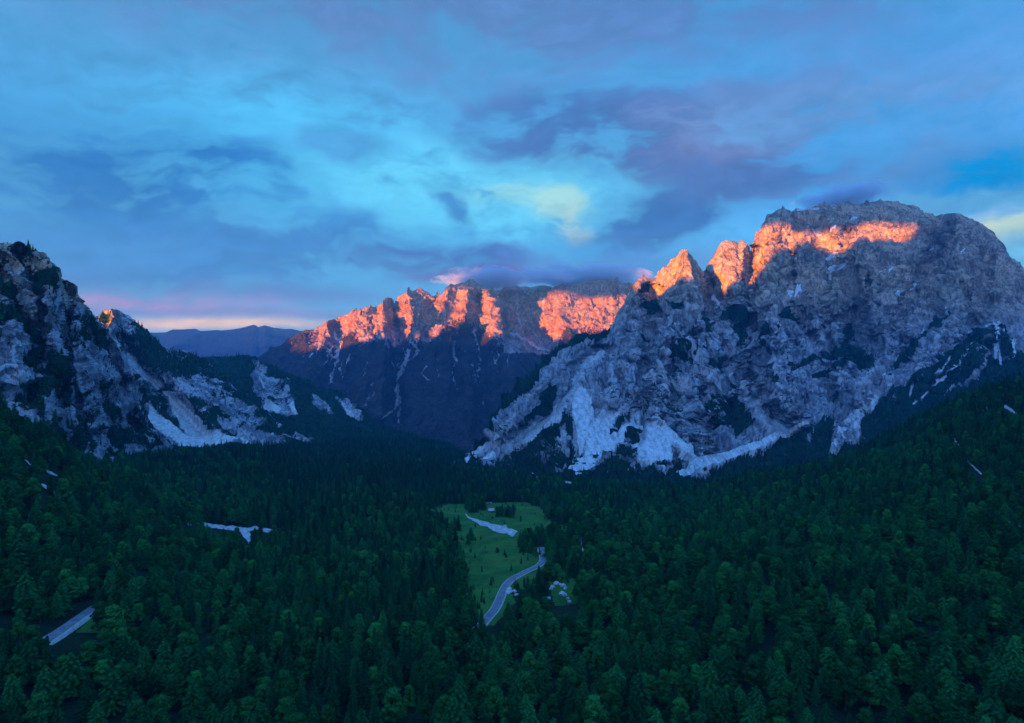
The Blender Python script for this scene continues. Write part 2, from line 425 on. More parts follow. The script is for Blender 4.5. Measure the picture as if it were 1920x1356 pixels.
# ---- distant ridge
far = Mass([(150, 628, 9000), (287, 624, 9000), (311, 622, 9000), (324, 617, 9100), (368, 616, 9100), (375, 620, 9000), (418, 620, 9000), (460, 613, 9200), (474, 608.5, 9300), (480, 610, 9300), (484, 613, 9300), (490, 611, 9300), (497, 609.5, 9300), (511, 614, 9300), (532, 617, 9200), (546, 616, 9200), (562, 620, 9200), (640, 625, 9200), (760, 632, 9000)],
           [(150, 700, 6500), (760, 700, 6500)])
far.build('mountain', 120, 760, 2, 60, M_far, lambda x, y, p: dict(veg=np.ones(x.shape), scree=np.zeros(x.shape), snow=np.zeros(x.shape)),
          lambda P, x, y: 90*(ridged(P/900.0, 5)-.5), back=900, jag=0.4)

# ---- range at the head of the valley
back_rel = [(p_, w_, a_*(.55 if max(q_[1] for q_ in p_) > 670 else .38)) for p_, w_, a_ in [([(632, 600), (632, 640), (630, 680), (615, 715), (610, 760)], 22, 260),
            ([(739, 567), (742, 610), (752, 650), (747, 697), (743, 733), (748, 790)], 26, 420),
            ([(815, 551), (806, 590), (800, 630)], 16, 260),
            ([(897, 560), (893, 603), (890, 630), (900, 680), (908, 733), (905, 800)], 20, 320),
            ([(856, 640), (853, 690), (860, 740)], 16, 160),
            ([(987, 555), (985, 600), (1005, 640), (1030, 665)], 48, 900),
            ([(820, 640), (812, 700), (800, 790)], 50, -260), ([(690, 640), (680, 720), (676, 800)], 50, -260),
            ([(960, 640), (965, 720), (960, 800)], 56, -300),
            ([(661, 581), (650, 640)], 18, -200), ([(720, 562), (731, 640)], 18, -260), ([(702, 572), (700, 630)], 8, 120),
            ([(762, 541), (772, 580), (783, 640)], 18, -300), ([(836, 536), (822, 600), (815, 650)], 20, -300),
            ([(880, 528), (868, 600), (850, 640)], 22, -330), ([(915, 545), (925, 600), (930, 640)], 22, -330),
            ([(617, 598), (600, 640)], 18, -200),
            ([(590, 660), (570, 740)], 30, -200), ([(720, 660), (716, 780)], 24, -240), ([(780, 680), (776, 790)], 22, 200), ([(880, 660), (880, 800)], 26, -240), ([(1000, 680), (985, 790)], 30, 240), ([(660, 680), (650, 780)], 20, 200), ([(925, 680), (930, 790)], 24, 200)]]
backm = Mass([(400, 700, 4100), (470, 672, 4100), (493, 660, 4100), (546, 632, 4150), (571, 616, 4200), (596, 612, 4250), (617, 597, 4250), (638, 592, 4300), (654, 593, 4320), (661, 581, 4350), (674, 573, 4350), (693, 568, 4380), (702, 570, 4400), (720, 561, 4400), (734, 560, 4450), (739, 567, 4500), (748, 554, 4480), (762, 541, 4480), (780, 542, 4520), (790, 539, 4540), (805, 547, 4580), (815, 551, 4600), (828, 547, 4600), (836, 535, 4600), (844, 530, 4600), (882, 527, 4650), (904, 531, 4680), (914, 536, 4700), (941, 540, 4800), (952, 533, 5100), (1002, 535, 5250), (1037, 535, 5150), (1058, 530, 5000), (1108, 522, 4950), (1150, 521, 4950), (1179, 526, 5000), (1240, 540, 5000), (1340, 560, 5000)],
             [(400, 850, 2750), (700, 850, 2800), (1340, 850, 2900)], back_rel, k=.8)
back_scree = [([(628, 622), (636, 640), (631, 668), (627, 690), (616, 718)], 2.4), ([(648, 628), (638, 650), (632, 672)], 1.8), ([(738, 600), (742, 640), (744, 650)], 2.2), ([(766, 642), (781, 655), (775, 668), (764, 675)], 1.8),
              ([(765, 655), (760, 675), (749, 697), (745, 720), (746, 750)], 4.2), ([(746, 740), (740, 765), (727, 778), (714, 786)], 2.6), ([(749, 750), (746, 790)], 2.6),
              ([(893, 600), (890, 630), (898, 650), (902, 680), (896, 700), (906, 735), (910, 760)], 1.5),
              ([(852, 680), (848, 700), (857, 730)], 1.6), ([(853, 640), (853, 675)], 3.0), ([(958, 625), (990, 640), (1010, 650), (1030, 658)], 3.5), ([(940, 640), (955, 665)], 1.2),
              ([(1000, 620), (1014, 640), (1024, 655)], 2.0), ([(1036, 625), (1024, 645)], 1.5), ([(903, 575), (898, 600)], 2.2), ([(968, 560), (975, 600), (985, 625)], 2.0), ([(1016, 560), (1022, 600)], 2.2)]
br_ = np.random.default_rng(3); back_br = []
for k in range(26):
    x0 = br_.uniform(560, 1000); y0 = br_.uniform(632, 690); L_ = br_.uniform(12, 42)
    back_br.append(([(x0, y0), (x0+br_.normal()*5, y0+L_*.5), (x0+br_.normal()*7, y0+L_)], br_.uniform(.7, 1.3)))
def back_masks(x, y, P):
    lim = np.interp(x, [440, 560, 640, 700, 800, 850, 900, 950, 1000, 1060, 1200], [600, 622, 636, 634, 632, 606, 612, 634, 660, 622, 618])
    nn = fbm(P/160.0, 5)
    veg = np.clip(.5+(y-lim)/45.0+nn*.75, 0, 1)
    veg = np.where(y > 652, 1, veg)
    veg = np.where((x > 945) & (x < 1042) & (y < 662), np.minimum(veg, .25), veg)
    s = linemask(x, y, [(a_, b_*.72) for a_, b_ in back_scree]+back_br, amp=4)*.8
    veg = np.where(s > 0, 0, veg)
    ch = ridged(np.stack([P[:, 0]/70.+fbm(P/200., 3)*1.2, P[:, 1]*0, P[:, 2]/620.], -1), 2)
    chute = (ch > .80) & (y > 640) & (y < 775) & (fbm(P/260., 2) > .05)
    veg = np.where(chute, np.minimum(veg, .52), veg)
    s2 = ((x > 1040) & (x < 1180) & (y > 575) & (y < 600) & (fbm(P/50.0, 3) > .05))*.55
    veg = np.where((x > 1035) & (y < 590), np.minimum(veg, .3), veg)
    return dict(veg=veg, scree=np.maximum(s, s2), snow=np.zeros(x.shape))
def back_nz(P, x, y):
    q = P/np.array([230., 230., 520.]); q2 = P/np.array([75., 75., 130.])
    a = np.clip((665-y)/50., 0.38, 1)
    return ((ridged(q, 5, .6)-.5)*100+(ridged(q2, 4, .6)-.5)*62+(ridged(P/np.array([28., 28., 50.]), 3, .6)-.5)*22)*a + fbm(P/14.0, 2)*5
backm.build('mountain', 430, 1300, 1.3, 270, M_back, back_masks, back_nz, back=700, jag=6)

# ---- third hill (wooded, right of the left group)
hill3 = Mass([(330, 700, 2300), (382, 669, 2350), (425, 668, 2400), (457, 664, 2400), (479, 669, 2400), (504, 682, 2400), (528, 692, 2350), (557, 706, 2350), (582, 715, 2320), (599, 726, 2300), (631, 733, 2260), (652, 744, 2250), (674, 763, 2200), (688, 777, 2200), (720, 799, 2150), (780, 822, 2100)],
             [(330, 850, 1420), (600, 846, 1600), (700, 830, 1750), (780, 835, 1900)],
             [([(476, 670), (485, 720), (497, 760)], 14, 70), ([(461, 664), (470, 720), (475, 770)], 16, -60), ([(530, 694), (545, 740), (560, 780)], 20, -60), ([(575, 715), (600, 760)], 14, 50), ([(631, 735), (650, 765), (670, 785)], 16, 50)], .8)
h3_rock = [[(472, 671), (493, 682), (504, 699), (546, 710), (550, 735), (560, 777), (521, 774), (493, 763), (475, 710)], [(631, 735), (652, 747), (676, 772), (684, 784), (667, 788), (638, 763)], [(575, 722), (596, 738), (624, 763), (628, 774), (589, 763)]]
h3_scree = [[(493, 765), (499, 747), (512, 755), (528, 765), (521, 777)], [(540, 757), (550, 750), (560, 778), (548, 776)]]
def h3_masks(x, y, P):
    veg = np.ones(x.shape); n = fbm(P/30.0, 4)
    r = polymask(x, y, h3_rock); veg = np.where(r > 0, .34+n*.7, veg)
    s = polymask(x, y, h3_scree, amp=3); s = linemask(x, y, [([(483, 675), (487, 710), (494, 735), (499, 752)], 1.3), ([(640, 757), (655, 775), (668, 787)], 1.6)], s)
    veg = np.where(s > 0, 0, veg)
    veg = np.where(y > 790, 1, veg)
    return dict(veg=np.clip(veg, 0, 1), scree=s, snow=np.zeros(x.shape))
hill3.build('mountain', 330, 780, 1.3, 170, M_left, h3_masks, lambda P, x, y: (ridged(P/np.array([90., 90., 170.]), 5)-.5)*34+fbm(P/10., 2)*3, jag=2.5)

# ---- second left mountain with the small sunlit top and the scree chutes
m2 = Mass([(120, 640, 1500), (160, 606, 1520), (177, 591, 1540), (186, 590, 1550), (193, 585, 1550), (200, 580, 1555), (209, 576, 1560), (219, 579, 1570), (230, 588, 1590), (241, 593, 1600), (262, 611, 1650), (283, 625, 1700), (308, 647, 1730), (329, 652, 1760), (354, 661, 1790), (379, 672, 1800), (420, 705, 1780), (470, 750, 1700), (520, 788, 1650), (560, 812, 1600), (640, 840, 1560)],
          [(120, 880, 1120), (300, 868, 1180), (480, 855, 1280), (560, 850, 1380), (640, 850, 1450)],
          [([(222, 640), (250, 675), (305, 730), (335, 770), (380, 815)], 26, 70), ([(276, 755), (320, 800), (370, 828)], 16, 35),
           ([(262, 611), (300, 670), (350, 730), (400, 780)], 34, -60), ([(290, 700), (330, 740)], 9, -14), ([(209, 577), (215, 620), (225, 650)], 14, -30)], .8)
m2_scree = [[(227, 652), (255, 678), (280, 700), (306, 724), (301, 730), (262, 702), (240, 678)], [(306, 733), (326, 738), (336, 756), (354, 774), (389, 799), (425, 820), (440, 828), (414, 834), (372, 823), (340, 797), (326, 767), (316, 746)],
            [(273, 757), (304, 781), (340, 806), (368, 824), (368, 833), (329, 822), (304, 804), (278, 790)], [(202, 614), (208, 614), (216, 628), (228, 650), (222, 652), (206, 630)]]
def m2_masks(x, y, P):
    n = fbm(P/38.0, 5)
    veg = np.clip(.50+n*1.0, 0, 1)
    veg = np.where(y < 640, .42+n*.9, veg)
    fan = polymask(x, y, [[(340, 700), (400, 725), (500, 800), (520, 830), (400, 826), (330, 760)]])
    veg = np.where(fan > 0, .38+n*1.0, veg)
    wood = polymask(x, y, [[(226, 630), (250, 625), (330, 655), (380, 668), (420, 705), (330, 705), (290, 690), (250, 665)], [(258, 720), (300, 740), (322, 775), (330, 800), (280, 762)]])
    veg = np.where(wood > 0, .75+n*.5, veg)
    s = polymask(x, y, m2_scree, amp=2.5)
    s = np.maximum(s, (np.where((x > 330) & (x < 470) & (y > 818) & (y < 836), .5+n, 0)))
    veg = np.where(s > .5, 0, veg)
    veg = np.where(y > np.interp(x, [120, 480, 560, 640], [836, 834, 826, 820]), 1, veg)
    return dict(veg=np.clip(veg, 0, 1), scree=np.clip(s, 0, 1), snow=np.zeros(x.shape))
m2.build('mountain', 130, 640, 1.2, 260, M_left, m2_masks, lambda P, x, y: (ridged(P/np.array([70., 70., 120.]), 5)-.5)*26+(ridged(P/18., 3)-.5)*8+fbm(P/6., 2)*2, jag=3.5)

# ---- left cliff
cliff = Mass([(-260, 470, 800), (-100, 458, 820), (0, 454, 850), (35, 455, 860), (53, 457, 865), (65, 471, 870), (76, 474, 880), (88, 477, 885), (94, 487, 890), (106, 501, 900), (124, 521, 920), (142, 537, 940), (152, 553, 955), (158, 570, 970), (170, 583, 990), (177, 590, 1000), (184, 599, 1010), (198, 625, 1030), (227, 657, 1060), (248, 696, 1080), (269, 731, 1100), (276, 760, 1110), (283, 788, 1130), (300, 815, 1150), (330, 845, 1170), (360, 860, 1180)],
             [(-260, 830, 560), (0, 810, 570), (100, 850, 620), (160, 880, 700), (217, 885, 850), (300, 880, 1080), (360, 880, 1150)],
             [([(0, 500), (25, 560), (60, 620), (75, 690), (60, 740)], 20, 40), ([(35, 470), (70, 560), (85, 640), (100, 720), (125, 800)], 16, 34),
              ([(94, 490), (90, 560), (110, 640), (115, 700)], 22, -36), ([(150, 560), (150, 640), (170, 720), (185, 800)], 24, -40), ([(130, 540), (128, 620), (140, 700), (150, 780)], 15, 38),
              ([(200, 640), (225, 720), (245, 800)], 20, 34), ([(12, 520), (30, 640), (20, 700)], 20, -26), ([(227, 660), (258, 730), (270, 790)], 16, -28), ([(180, 610), (205, 700), (225, 790)], 18, -24)], .9)
cl_veg = [[(-200, 455), (35, 455), (60, 468), (35, 484), (21, 487), (0, 477), (-200, 490)], [(-100, 508), (11, 512), (42, 555), (64, 604), (81, 654), (57, 647), (21, 597), (0, 569), (-100, 600)],
          [(64, 480), (92, 484), (103, 505), (120, 544), (156, 572), (173, 590), (180, 610), (150, 628), (125, 610), (118, 640), (105, 610), (88, 562), (66, 537), (70, 505)],
          [(39, 721), (67, 700), (92, 721), (81, 756), (74, 790), (53, 784), (36, 746)], [(112, 703), (150, 690), (165, 739), (184, 790), (160, 830), (142, 788), (117, 740)],
          [(88, 790), (122, 786), (130, 830), (95, 830)], [(127, 790), (150, 800), (153, 850), (130, 840)], [(222, 783), (255, 776), (273, 792), (280, 835), (225, 845), (220, 810)],
          [(184, 790), (205, 800), (222, 830), (240, 870), (190, 860)], [(150, 590), (205, 640), (200, 660), (150, 640), (135, 620)], [(50, 660), (70, 650), (76, 680), (60, 700), (48, 690)],
          [(100, 655), (125, 650), (128, 690), (112, 705), (98, 690)], [(250, 700), (262, 720), (280, 760), (283, 788), (266, 770), (252, 735)], [(265, 785), (283, 788), (300, 830), (270, 850)]]
cl_rock = [[(0, 480), (30, 486), (60, 530), (70, 570), (78, 620), (60, 600), (30, 540), (0, 505)], [(0, 640), (50, 650), (60, 690), (36, 740), (30, 745), (0, 730)], [(80, 760), (125, 745), (132, 790), (124, 830), (95, 790), (78, 785)]]
def cl_masks(x, y, P):
    n = fbm(P/26.0, 5)
    veg = np.clip(.27+n*1.0, 0, 1)
    r = polymask(x, y, cl_rock); veg = np.where(r > 0, .16+n*.7, veg)
    v = polymask(x, y, cl_veg, amp=9); veg = np.where(v > 0, .66+n*1.0, veg)
    return dict(veg=np.clip(veg, 0, 1), scree=np.zeros(x.shape), snow=np.zeros(x.shape))
cliff.build('mountain', -240, 360, 1.2, 330, M_left, cl_masks, lambda P, x, y: (ridged(P/np.array([48., 48., 110.]), 6, .6)-.5)*30+(ridged(P/np.array([11., 11., 20.]), 4, .6)-.5)*8, jag=3.5)

# ---- the great limestone massif on the right
rel = [([(1338, 540), (1365, 590), (1395, 610), (1414, 640), (1405, 680), (1402, 720), (1415, 742), (1410, 760), (1430, 780), (1468, 805)], 34, 150),
       ([(1410, 470), (1400, 530), (1397, 590), (1395, 612)], 14, 130),
       ([(1351, 620), (1351, 640), (1363, 685), (1377, 712)], 10, 60),
       ([(1289, 475), (1275, 560), (1250, 620), (1240, 700), (1245, 762)], 40, -110),
       ([(1289, 475), (1310, 560), (1325, 640), (1335, 700), (1330, 780)], 30, -110),
       ([(1230, 545), (1222, 600), (1210, 680), (1205, 760)], 20, 70),
       ([(1196, 540), (1165, 610), (1150, 680), (1145, 750)], 26, -80),
       ([(1128, 655), (1090, 692), (1072, 721), (1044, 763), (1002, 799), (959, 830)], 24, 80),
       ([(1085, 650), (1040, 690), (990, 750), (940, 810)], 36, -70),
       ([(1248, 600), (1262, 660), (1262, 740), (1246, 775)], 14, 60),
       ([(1290, 640), (1288, 740), (1310, 830)], 30, -60),
       ([(1450, 560), (1455, 640), (1470, 720), (1500, 780)], 40, -90),
       ([(1440, 440), (1460, 520), (1455, 580)], 30, -70), ([(1520, 400), (1550, 470), (1580, 505), (1600, 560), (1620, 640)], 30, 130),
       ([(1610, 470), (1640, 520), (1650, 600)], 44, -140), ([(1588, 430), (1580, 470)], 12, 80),
       ([(1500, 600), (1540, 660), (1560, 740)], 30, 80), ([(1630, 560), (1640, 640), (1600, 740)], 34, -90),
       ([(1770, 400), (1755, 470), (1700, 560), (1650, 640), (1600, 700)], 22, 140), ([(1720, 420), (1700, 500), (1680, 560)], 30, -80),
       ([(1800, 400), (1810, 500), (1790, 600), (1740, 680)], 50, -170), ([(1850, 470), (1840, 560), (1800, 640)], 22, 100),
       ([(1880, 560), (1830, 650), (1740, 740)], 26, -60), ([(1900, 640), (1920, 700)], 30, -80),
       ([(1540, 700), (1570, 760), (1590, 800)], 30, 60), ([(1440, 650), (1436, 720), (1450, 790)], 12, 50), ([(1500, 700), (1480, 800)], 20, -50)]
cr_ = np.random.default_rng(5)
for k in range(34):
    x0 = 1160+cr_.uniform(0, 740); y0 = np.interp(x0, [1160, 1300, 1420, 1650, 1900], [600, 560, 470, 440, 560])+cr_.uniform(0, 200); L_ = cr_.uniform(50, 150); sl = cr_.uniform(-.35, .35)
    rel.append(([(x0+sl*L_*j/4+cr_.normal()*4, y0+L_*j/4) for j in range(5)], cr_.uniform(6, 11), cr_.uniform(30, 62)))
for k in range(14):
    x0 = 1180+cr_.uniform(0, 560); y0 = 560+cr_.uniform(0, 200); L_ = cr_.uniform(60, 150); sl = -cr_.uniform(.1, .55)
    rel.append(([(x0+L_*j/4, y0+sl*L_*j/4+cr_.normal()*3) for j in range(5)], cr_.uniform(5, 8), -cr_.uniform(22, 42)))
massif = Mass([(840, 880, 1430), (867, 857, 1450), (892, 831, 1480), (913, 799, 1540), (931, 770, 1600), (948, 742, 1680), (963, 715, 1720), (977, 706, 1750), (1002, 683.5, 1800), (1037, 653, 1900), (1072, 632, 1980), (1108, 620, 2050), (1132, 618, 2100), (1140, 614, 2110), (1146, 602, 2130), (1162, 574, 2170), (1173, 555, 2200), (1181, 544, 2210), (1185, 533, 2215), (1196, 520, 2220), (1208, 517, 2230), (1221, 519, 2250), (1233, 512, 2260), (1239, 509, 2265), (1255, 493, 2290), (1270, 478, 2310), (1278, 470, 2320), (1289, 468, 2330), (1298, 479, 2335), (1311, 496, 2345), (1318, 508, 2360), (1321, 507, 2430), (1335, 484, 2470), (1343, 468, 2480), (1351, 453, 2490), (1363, 448, 2500), (1376, 448, 2510), (1385, 454, 2520), (1391, 452, 2525), (1396, 450, 2530), (1402, 456, 2540), (1409, 470, 2560), (1412, 462, 2640), (1415, 444, 2680), (1424, 427, 2700), (1431, 414, 2710), (1444, 399, 2740), (1459, 388, 2790), (1478, 387, 2830), (1496, 391, 2860), (1521, 386, 2920), (1546, 378, 2980), (1571, 379, 3030), (1582, 383, 3060), (1600, 379, 3090), (1631, 377, 3140), (1645, 374, 3170), (1667, 373, 3200), (1688, 380, 3230), (1716, 388, 3260), (1741, 397, 3280), (1755, 402, 3270), (1773, 398, 3200), (1798, 395, 3150), (1815, 404, 3130), (1836, 418, 3100), (1861, 436, 3050), (1879, 460, 3000), (1900, 482, 2950), (1920, 503, 2900), (2060, 620, 2600), (2260, 700, 2300)],
              [(840, 890, 1330), (870, 885, 1330), (960, 905, 1260), (1070, 912, 1180), (1170, 915, 1160), (1280, 912, 1170), (1320, 905, 1230), (1400, 885, 1330), (1470, 870, 1400), (1560, 860, 1430), (1650, 835, 1500), (1760, 800, 1560), (1850, 760, 1600), (1920, 720, 1620), (2260, 700, 1650)],
              rel, .72)
ms_scree = [[(1074, 728), (1094, 724), (1108, 750), (1115, 774), (1104, 799), (1094, 834), (1086, 860), (1081, 816), (1072, 763)], [(1112, 784), (1129, 767), (1146, 765), (1163, 774), (1150, 800), (1143, 820), (1115, 834), (1094, 852), (1101, 806)],
            [(1232, 760), (1228, 774), (1214, 781), (1171, 827), (1136, 855), (1108, 887), (1074, 892), (1064, 874), (1101, 844), (1161, 805), (1189, 784)],
            [(1225, 774), (1239, 784), (1253, 820), (1264, 858), (1228, 864), (1190, 860), (1186, 834), (1196, 799)], [(1240, 785), (1285, 827), (1317, 848), (1306, 857), (1278, 836), (1253, 824)],
            [(1182, 768), (1190, 768), (1196, 778), (1214, 772), (1200, 790), (1186, 788)], [(1558, 832), (1575, 790), (1600, 762), (1640, 738), (1655, 745), (1612, 790), (1600, 818), (1575, 830)]]
ms_lines = [([(1128, 660), (1108, 678), (1090, 694), (1075, 716)], 3.5), ([(1098, 705), (1072, 735), (1050, 764), (1020, 790), (980, 818), (950, 835)], 6), ([(1060, 760), (1030, 790), (985, 825)], 3.5), ([(930, 818), (900, 840), (872, 861)], 3.2), ([(925, 848), (905, 860), (897, 868)], 3),
            ([(1275, 888), (1290, 884), (1313, 867), (1350, 858), (1390, 843), (1430, 828), (1466, 808)], 5.5), ([(1294, 836), (1305, 846), (1318, 858), (1300, 875), (1286, 887)], 5), ([(1325, 855), (1389, 840), (1440, 822), (1520, 790)], 3), ([(1404, 750), (1412, 757), (1432, 782), (1468, 806)], 4), ([(1400, 718), (1416, 741), (1406, 757)], 4.5),
            ([(1394, 606), (1404, 620), (1417, 632), (1412, 645)], 3.5), ([(1338, 556), (1346, 566), (1353, 580)], 2.2), ([(1240, 664), (1246, 670)], 2.6), ([(1351, 640), (1360, 670), (1376, 708)], 1.6), ([(1253, 595), (1252, 610)], 1.3),
            ([(1820, 625), (1850, 610), (1872, 606), (1868, 640), (1862, 665)], 3), ([(1872, 640), (1866, 672)], 2), ([(1856, 655), (1846, 680)], 2), ([(1873, 655), (1877, 684)], 1.5), ([(1900, 640), (1902, 670)], 1.5), ([(1826, 640), (1800, 680), (1760, 715), (1712, 760)], 1.6), ([(1790, 640), (1776, 680), (1745, 720)], 1.4), ([(1760, 690), (1748, 720)], 1.2), ([(1712, 720), (1706, 745)], 1.6)]
ms_veg = [[(1553, 666), (1571, 644), (1592, 641), (1617, 648), (1638, 669), (1642, 690), (1613, 694), (1603, 680)], [(1455, 590), (1479, 575), (1493, 584), (1511, 612), (1486, 602)], [(1249, 667), (1273, 639), (1286, 632), (1292, 651), (1311, 667), (1286, 672), (1261, 664)],
          [(1317, 667), (1348, 670), (1369, 710), (1366, 732), (1385, 750), (1410, 766), (1420, 778), (1400, 800), (1370, 782), (1323, 782), (1342, 735), (1357, 707)], [(1058, 763), (1072, 799), (1076, 855), (1066, 873), (1074, 900), (940, 900), (925, 860), (977, 832), (1030, 795)],
          [(1019, 724), (1051, 721), (1037, 756), (995, 791), (966, 816), (984, 791), (1012, 756)], [(1168, 781), (1180, 776), (1161, 809), (1140, 827), (1143, 809)], [(1179, 809), (1193, 806), (1186, 858), (1214, 868), (1264, 864), (1280, 893), (1100, 900), (1143, 868), (1168, 841)],
          [(1264, 830), (1300, 862), (1280, 884), (1262, 870)], [(1812, 634), (1865, 612), (1864, 648), (1833, 694), (1780, 729), (1709, 772), (1638, 812), (1603, 824), (1617, 780), (1667, 735), (1709, 712), (1759, 668)], [(1876, 609), (1886, 612), (1900, 645), (1915, 660), (1990, 700), (1920, 730), (1830, 720), (1862, 650)],
          [(1500, 827), (1530, 803), (1545, 778), (1550, 778), (1546, 800), (1562, 764), (1572, 772), (1570, 800), (1555, 836), (1490, 846)], [(1328, 495), (1335, 510), (1342, 533), (1336, 536), (1322, 508)], [(1360, 580), (1378, 575), (1396, 610), (1400, 640), (1386, 650), (1372, 615)], [(1430, 610), (1440, 605), (1434, 650), (1424, 655)],
          [(1440, 705), (1456, 695), (1450, 715)], [(1588, 620), (1600, 602), (1606, 615), (1596, 640), (1580, 645), (1565, 650), (1575, 638)], [(1436, 705), (1452, 690), (1460, 712), (1448, 722)], [(1250, 568), (1276, 560), (1285, 575), (1265, 578)], [(1300, 605), (1320, 590), (1340, 605), (1330, 612)],
          [(1665, 690), (1700, 650), (1740, 612), (1782, 585), (1786, 590), (1745, 630), (1700, 668), (1672, 700)], [(1485, 680), (1520, 665), (1552, 655), (1556, 662), (1520, 680), (1490, 690)], [(1530, 700), (1570, 680), (1580, 688), (1545, 706)], [(860, 852), (905, 852), (960, 878), (940, 900), (860, 890)], [(1340, 846), (1380, 842), (1440, 826), (1500, 800), (1530, 790), (1490, 846), (1420, 866), (1330, 880), (1320, 868)],
          [(1200, 525), (1222, 524), (1224, 542), (1204, 545)], [(1205, 560), (1240, 556), (1236, 585), (1215, 578)]]
ms_snow = [[(1479, 552), (1493, 528), (1505, 528), (1500, 542), (1484, 556)], [(1560, 496), (1582, 487), (1585, 494), (1567, 503)], [(1550, 483), (1571, 470), (1564, 481), (1552, 487)], [(1677, 550), (1697, 542), (1684, 557)], [(1704, 548), (1721, 522), (1722, 535)], [(1744, 475), (1752, 459), (1752, 471)],
           [(1650, 709), (1663, 690), (1659, 710)], [(1796, 472), (1812, 464), (1811, 469)], [(1493, 392), (1535, 389), (1535, 392), (1493, 395)], [(1582, 415), (1610, 403), (1610, 406)], [(1650, 504), (1676, 500), (1676, 504)], [(1700, 527), (1705, 522), (1703, 530)], [(1773, 589), (1781, 582), (1779, 596)], [(1710, 622), (1732, 611), (1725, 618)], [(1530, 425), (1572, 420), (1572, 423), (1530, 428)]]
def ms_masks(x, y, P):
    n = fbm(P/60.0, 5)
    veg = np.clip(.08+n*.42, 0, 1)
    low = np.clip((y-640)/160., 0, 1)
    veg = np.clip(veg+low*.10*(x > 1180), 0, 1)
    v = polymask(x, y, ms_veg, amp=7); veg = np.where(v > 0, .84+n*.7, veg)
    crest = np.interp(x, [e[0] for e in massif.crest], [e[1] for e in massif.crest])
    fr = (x > 880) & (x < 1142) & (y < crest+8+8*np.abs(n)*2)
    veg = np.where(fr, .9, veg)
    low_ = np.interp(x, [840, 1070, 1170, 1280, 1330, 1400, 1470, 1560, 1650, 1760, 1850, 1920, 2200], [868, 886, 891, 892, 881, 861, 842, 834, 796, 742, 705, 688, 640])
    veg = np.where(y > low_+6*n, 1, veg)
    s = polymask(x, y, ms_scree, amp=3)
    s = np.where((x > 1540) & (s > 0), .60+fbm(P/22., 3)*.5, s)
    s = linemask(x, y, [(a_, b_*1.25) for a_, b_ in ms_lines], s, amp=2.5)
    spk = (fbm(P/16.0, 3) > .12) & (y > 800) & (x > 1040) & (x < 1330) & (y < 889)
    s = np.where(spk, np.maximum(s, .6), s)
    veg = np.where(s > .5, .1+n*.25, veg)
    hole = (s > .5) & (fbm(P/14.0+5, 3) > .10) & (y > 850) & (x < 1180)
    veg = np.where(hole, .85, veg)
    sn = polymask(x, y, ms_snow, amp=2)
    return dict(veg=np.clip(veg, 0, 1), scree=s, snow=sn)
def ms_nz(P, x, y):
    q = P/np.array([150., 150., 330.]); q2 = P/np.array([34., 34., 75.])
    zz = P[:, 2]-.00022*np.maximum(P[:, 0]-850, 0)**2+.12*P[:, 0]+20*fbm(P/160., 4)
    strat = 1-((zz/27.) % 1)
    strat2 = 1-((zz/88.) % 1); strat = np.minimum(strat, 6*(1-strat)); strat2 = np.minimum(strat2, 9*(1-strat2))
    lit = 1-.35*((x > 1200) & (y < 520))
    W = P+6*np.stack([fbm(P/70.+9, 3), fbm(P/70.+3, 3), fbm(P/70.+5, 3)], -1)
    a1 = ridged(W/np.array([120., 120., 520.]), 4, .5)-.5; a2 = ridged(W/np.array([30., 30., 230.])+4, 4, .6)-.5; a3 = ridged(W/np.array([9., 9., 46.])+8, 3, .6)-.5
    def line(q, p_): return (1-np.abs(vnoise(q)*2-1))**p_
    cr1 = line(W/np.array([42., 42., 560.])+17, 7); cr2 = line(W/np.array([17., 17., 190.])+29, 6)          # long vertical cracks
    u_ = W[:, 0]*.8+W[:, 1]*.4
    lg = line(np.stack([u_/420., W[:, 1]/300., (W[:, 2]-.30*u_)/42.], -1)+3, 6)*(vnoise(P/120.+2) > .38)    # slanting ledges
    lg2 = line(np.stack([u_/260., W[:, 1]/300., (W[:, 2]-.05*u_)/24.], -1)+6, 5)*(vnoise(P/90.+7) > .45)
    calm = np.where((x > 1180) & (x < 1412) & (y < 552), .5, 1.0)
    return calm*(a1*30+a2*11+a3*7-30*cr1-15*cr2-17*lg-9*lg2+strat2*5+strat*3)+fbm(P/220., 3)*22
def ms_fin(s, mk, n):
    # grass and dwarf pine cling to the flatter ledges of the lower face
    nz_ = n[:, 2]; y = s.PY.ravel(); x = s.PX.ravel(); P = s.P.reshape(-1, 3)
    add = np.clip((nz_-.66)*3.0, 0, .5)*np.clip((y-540)/120., 0, 1)*(mk['scree'] < .5)*np.clip(.6+fbm(P/90., 3)*1.5, 0, 1)
    mk['veg'] = np.clip(mk['veg']+add, 0, 1)
massif.build('mountain', 840, 2200, 1.3, 430, M_mass, ms_masks, ms_nz, back=800, jag=4.5, fin=ms_fin)

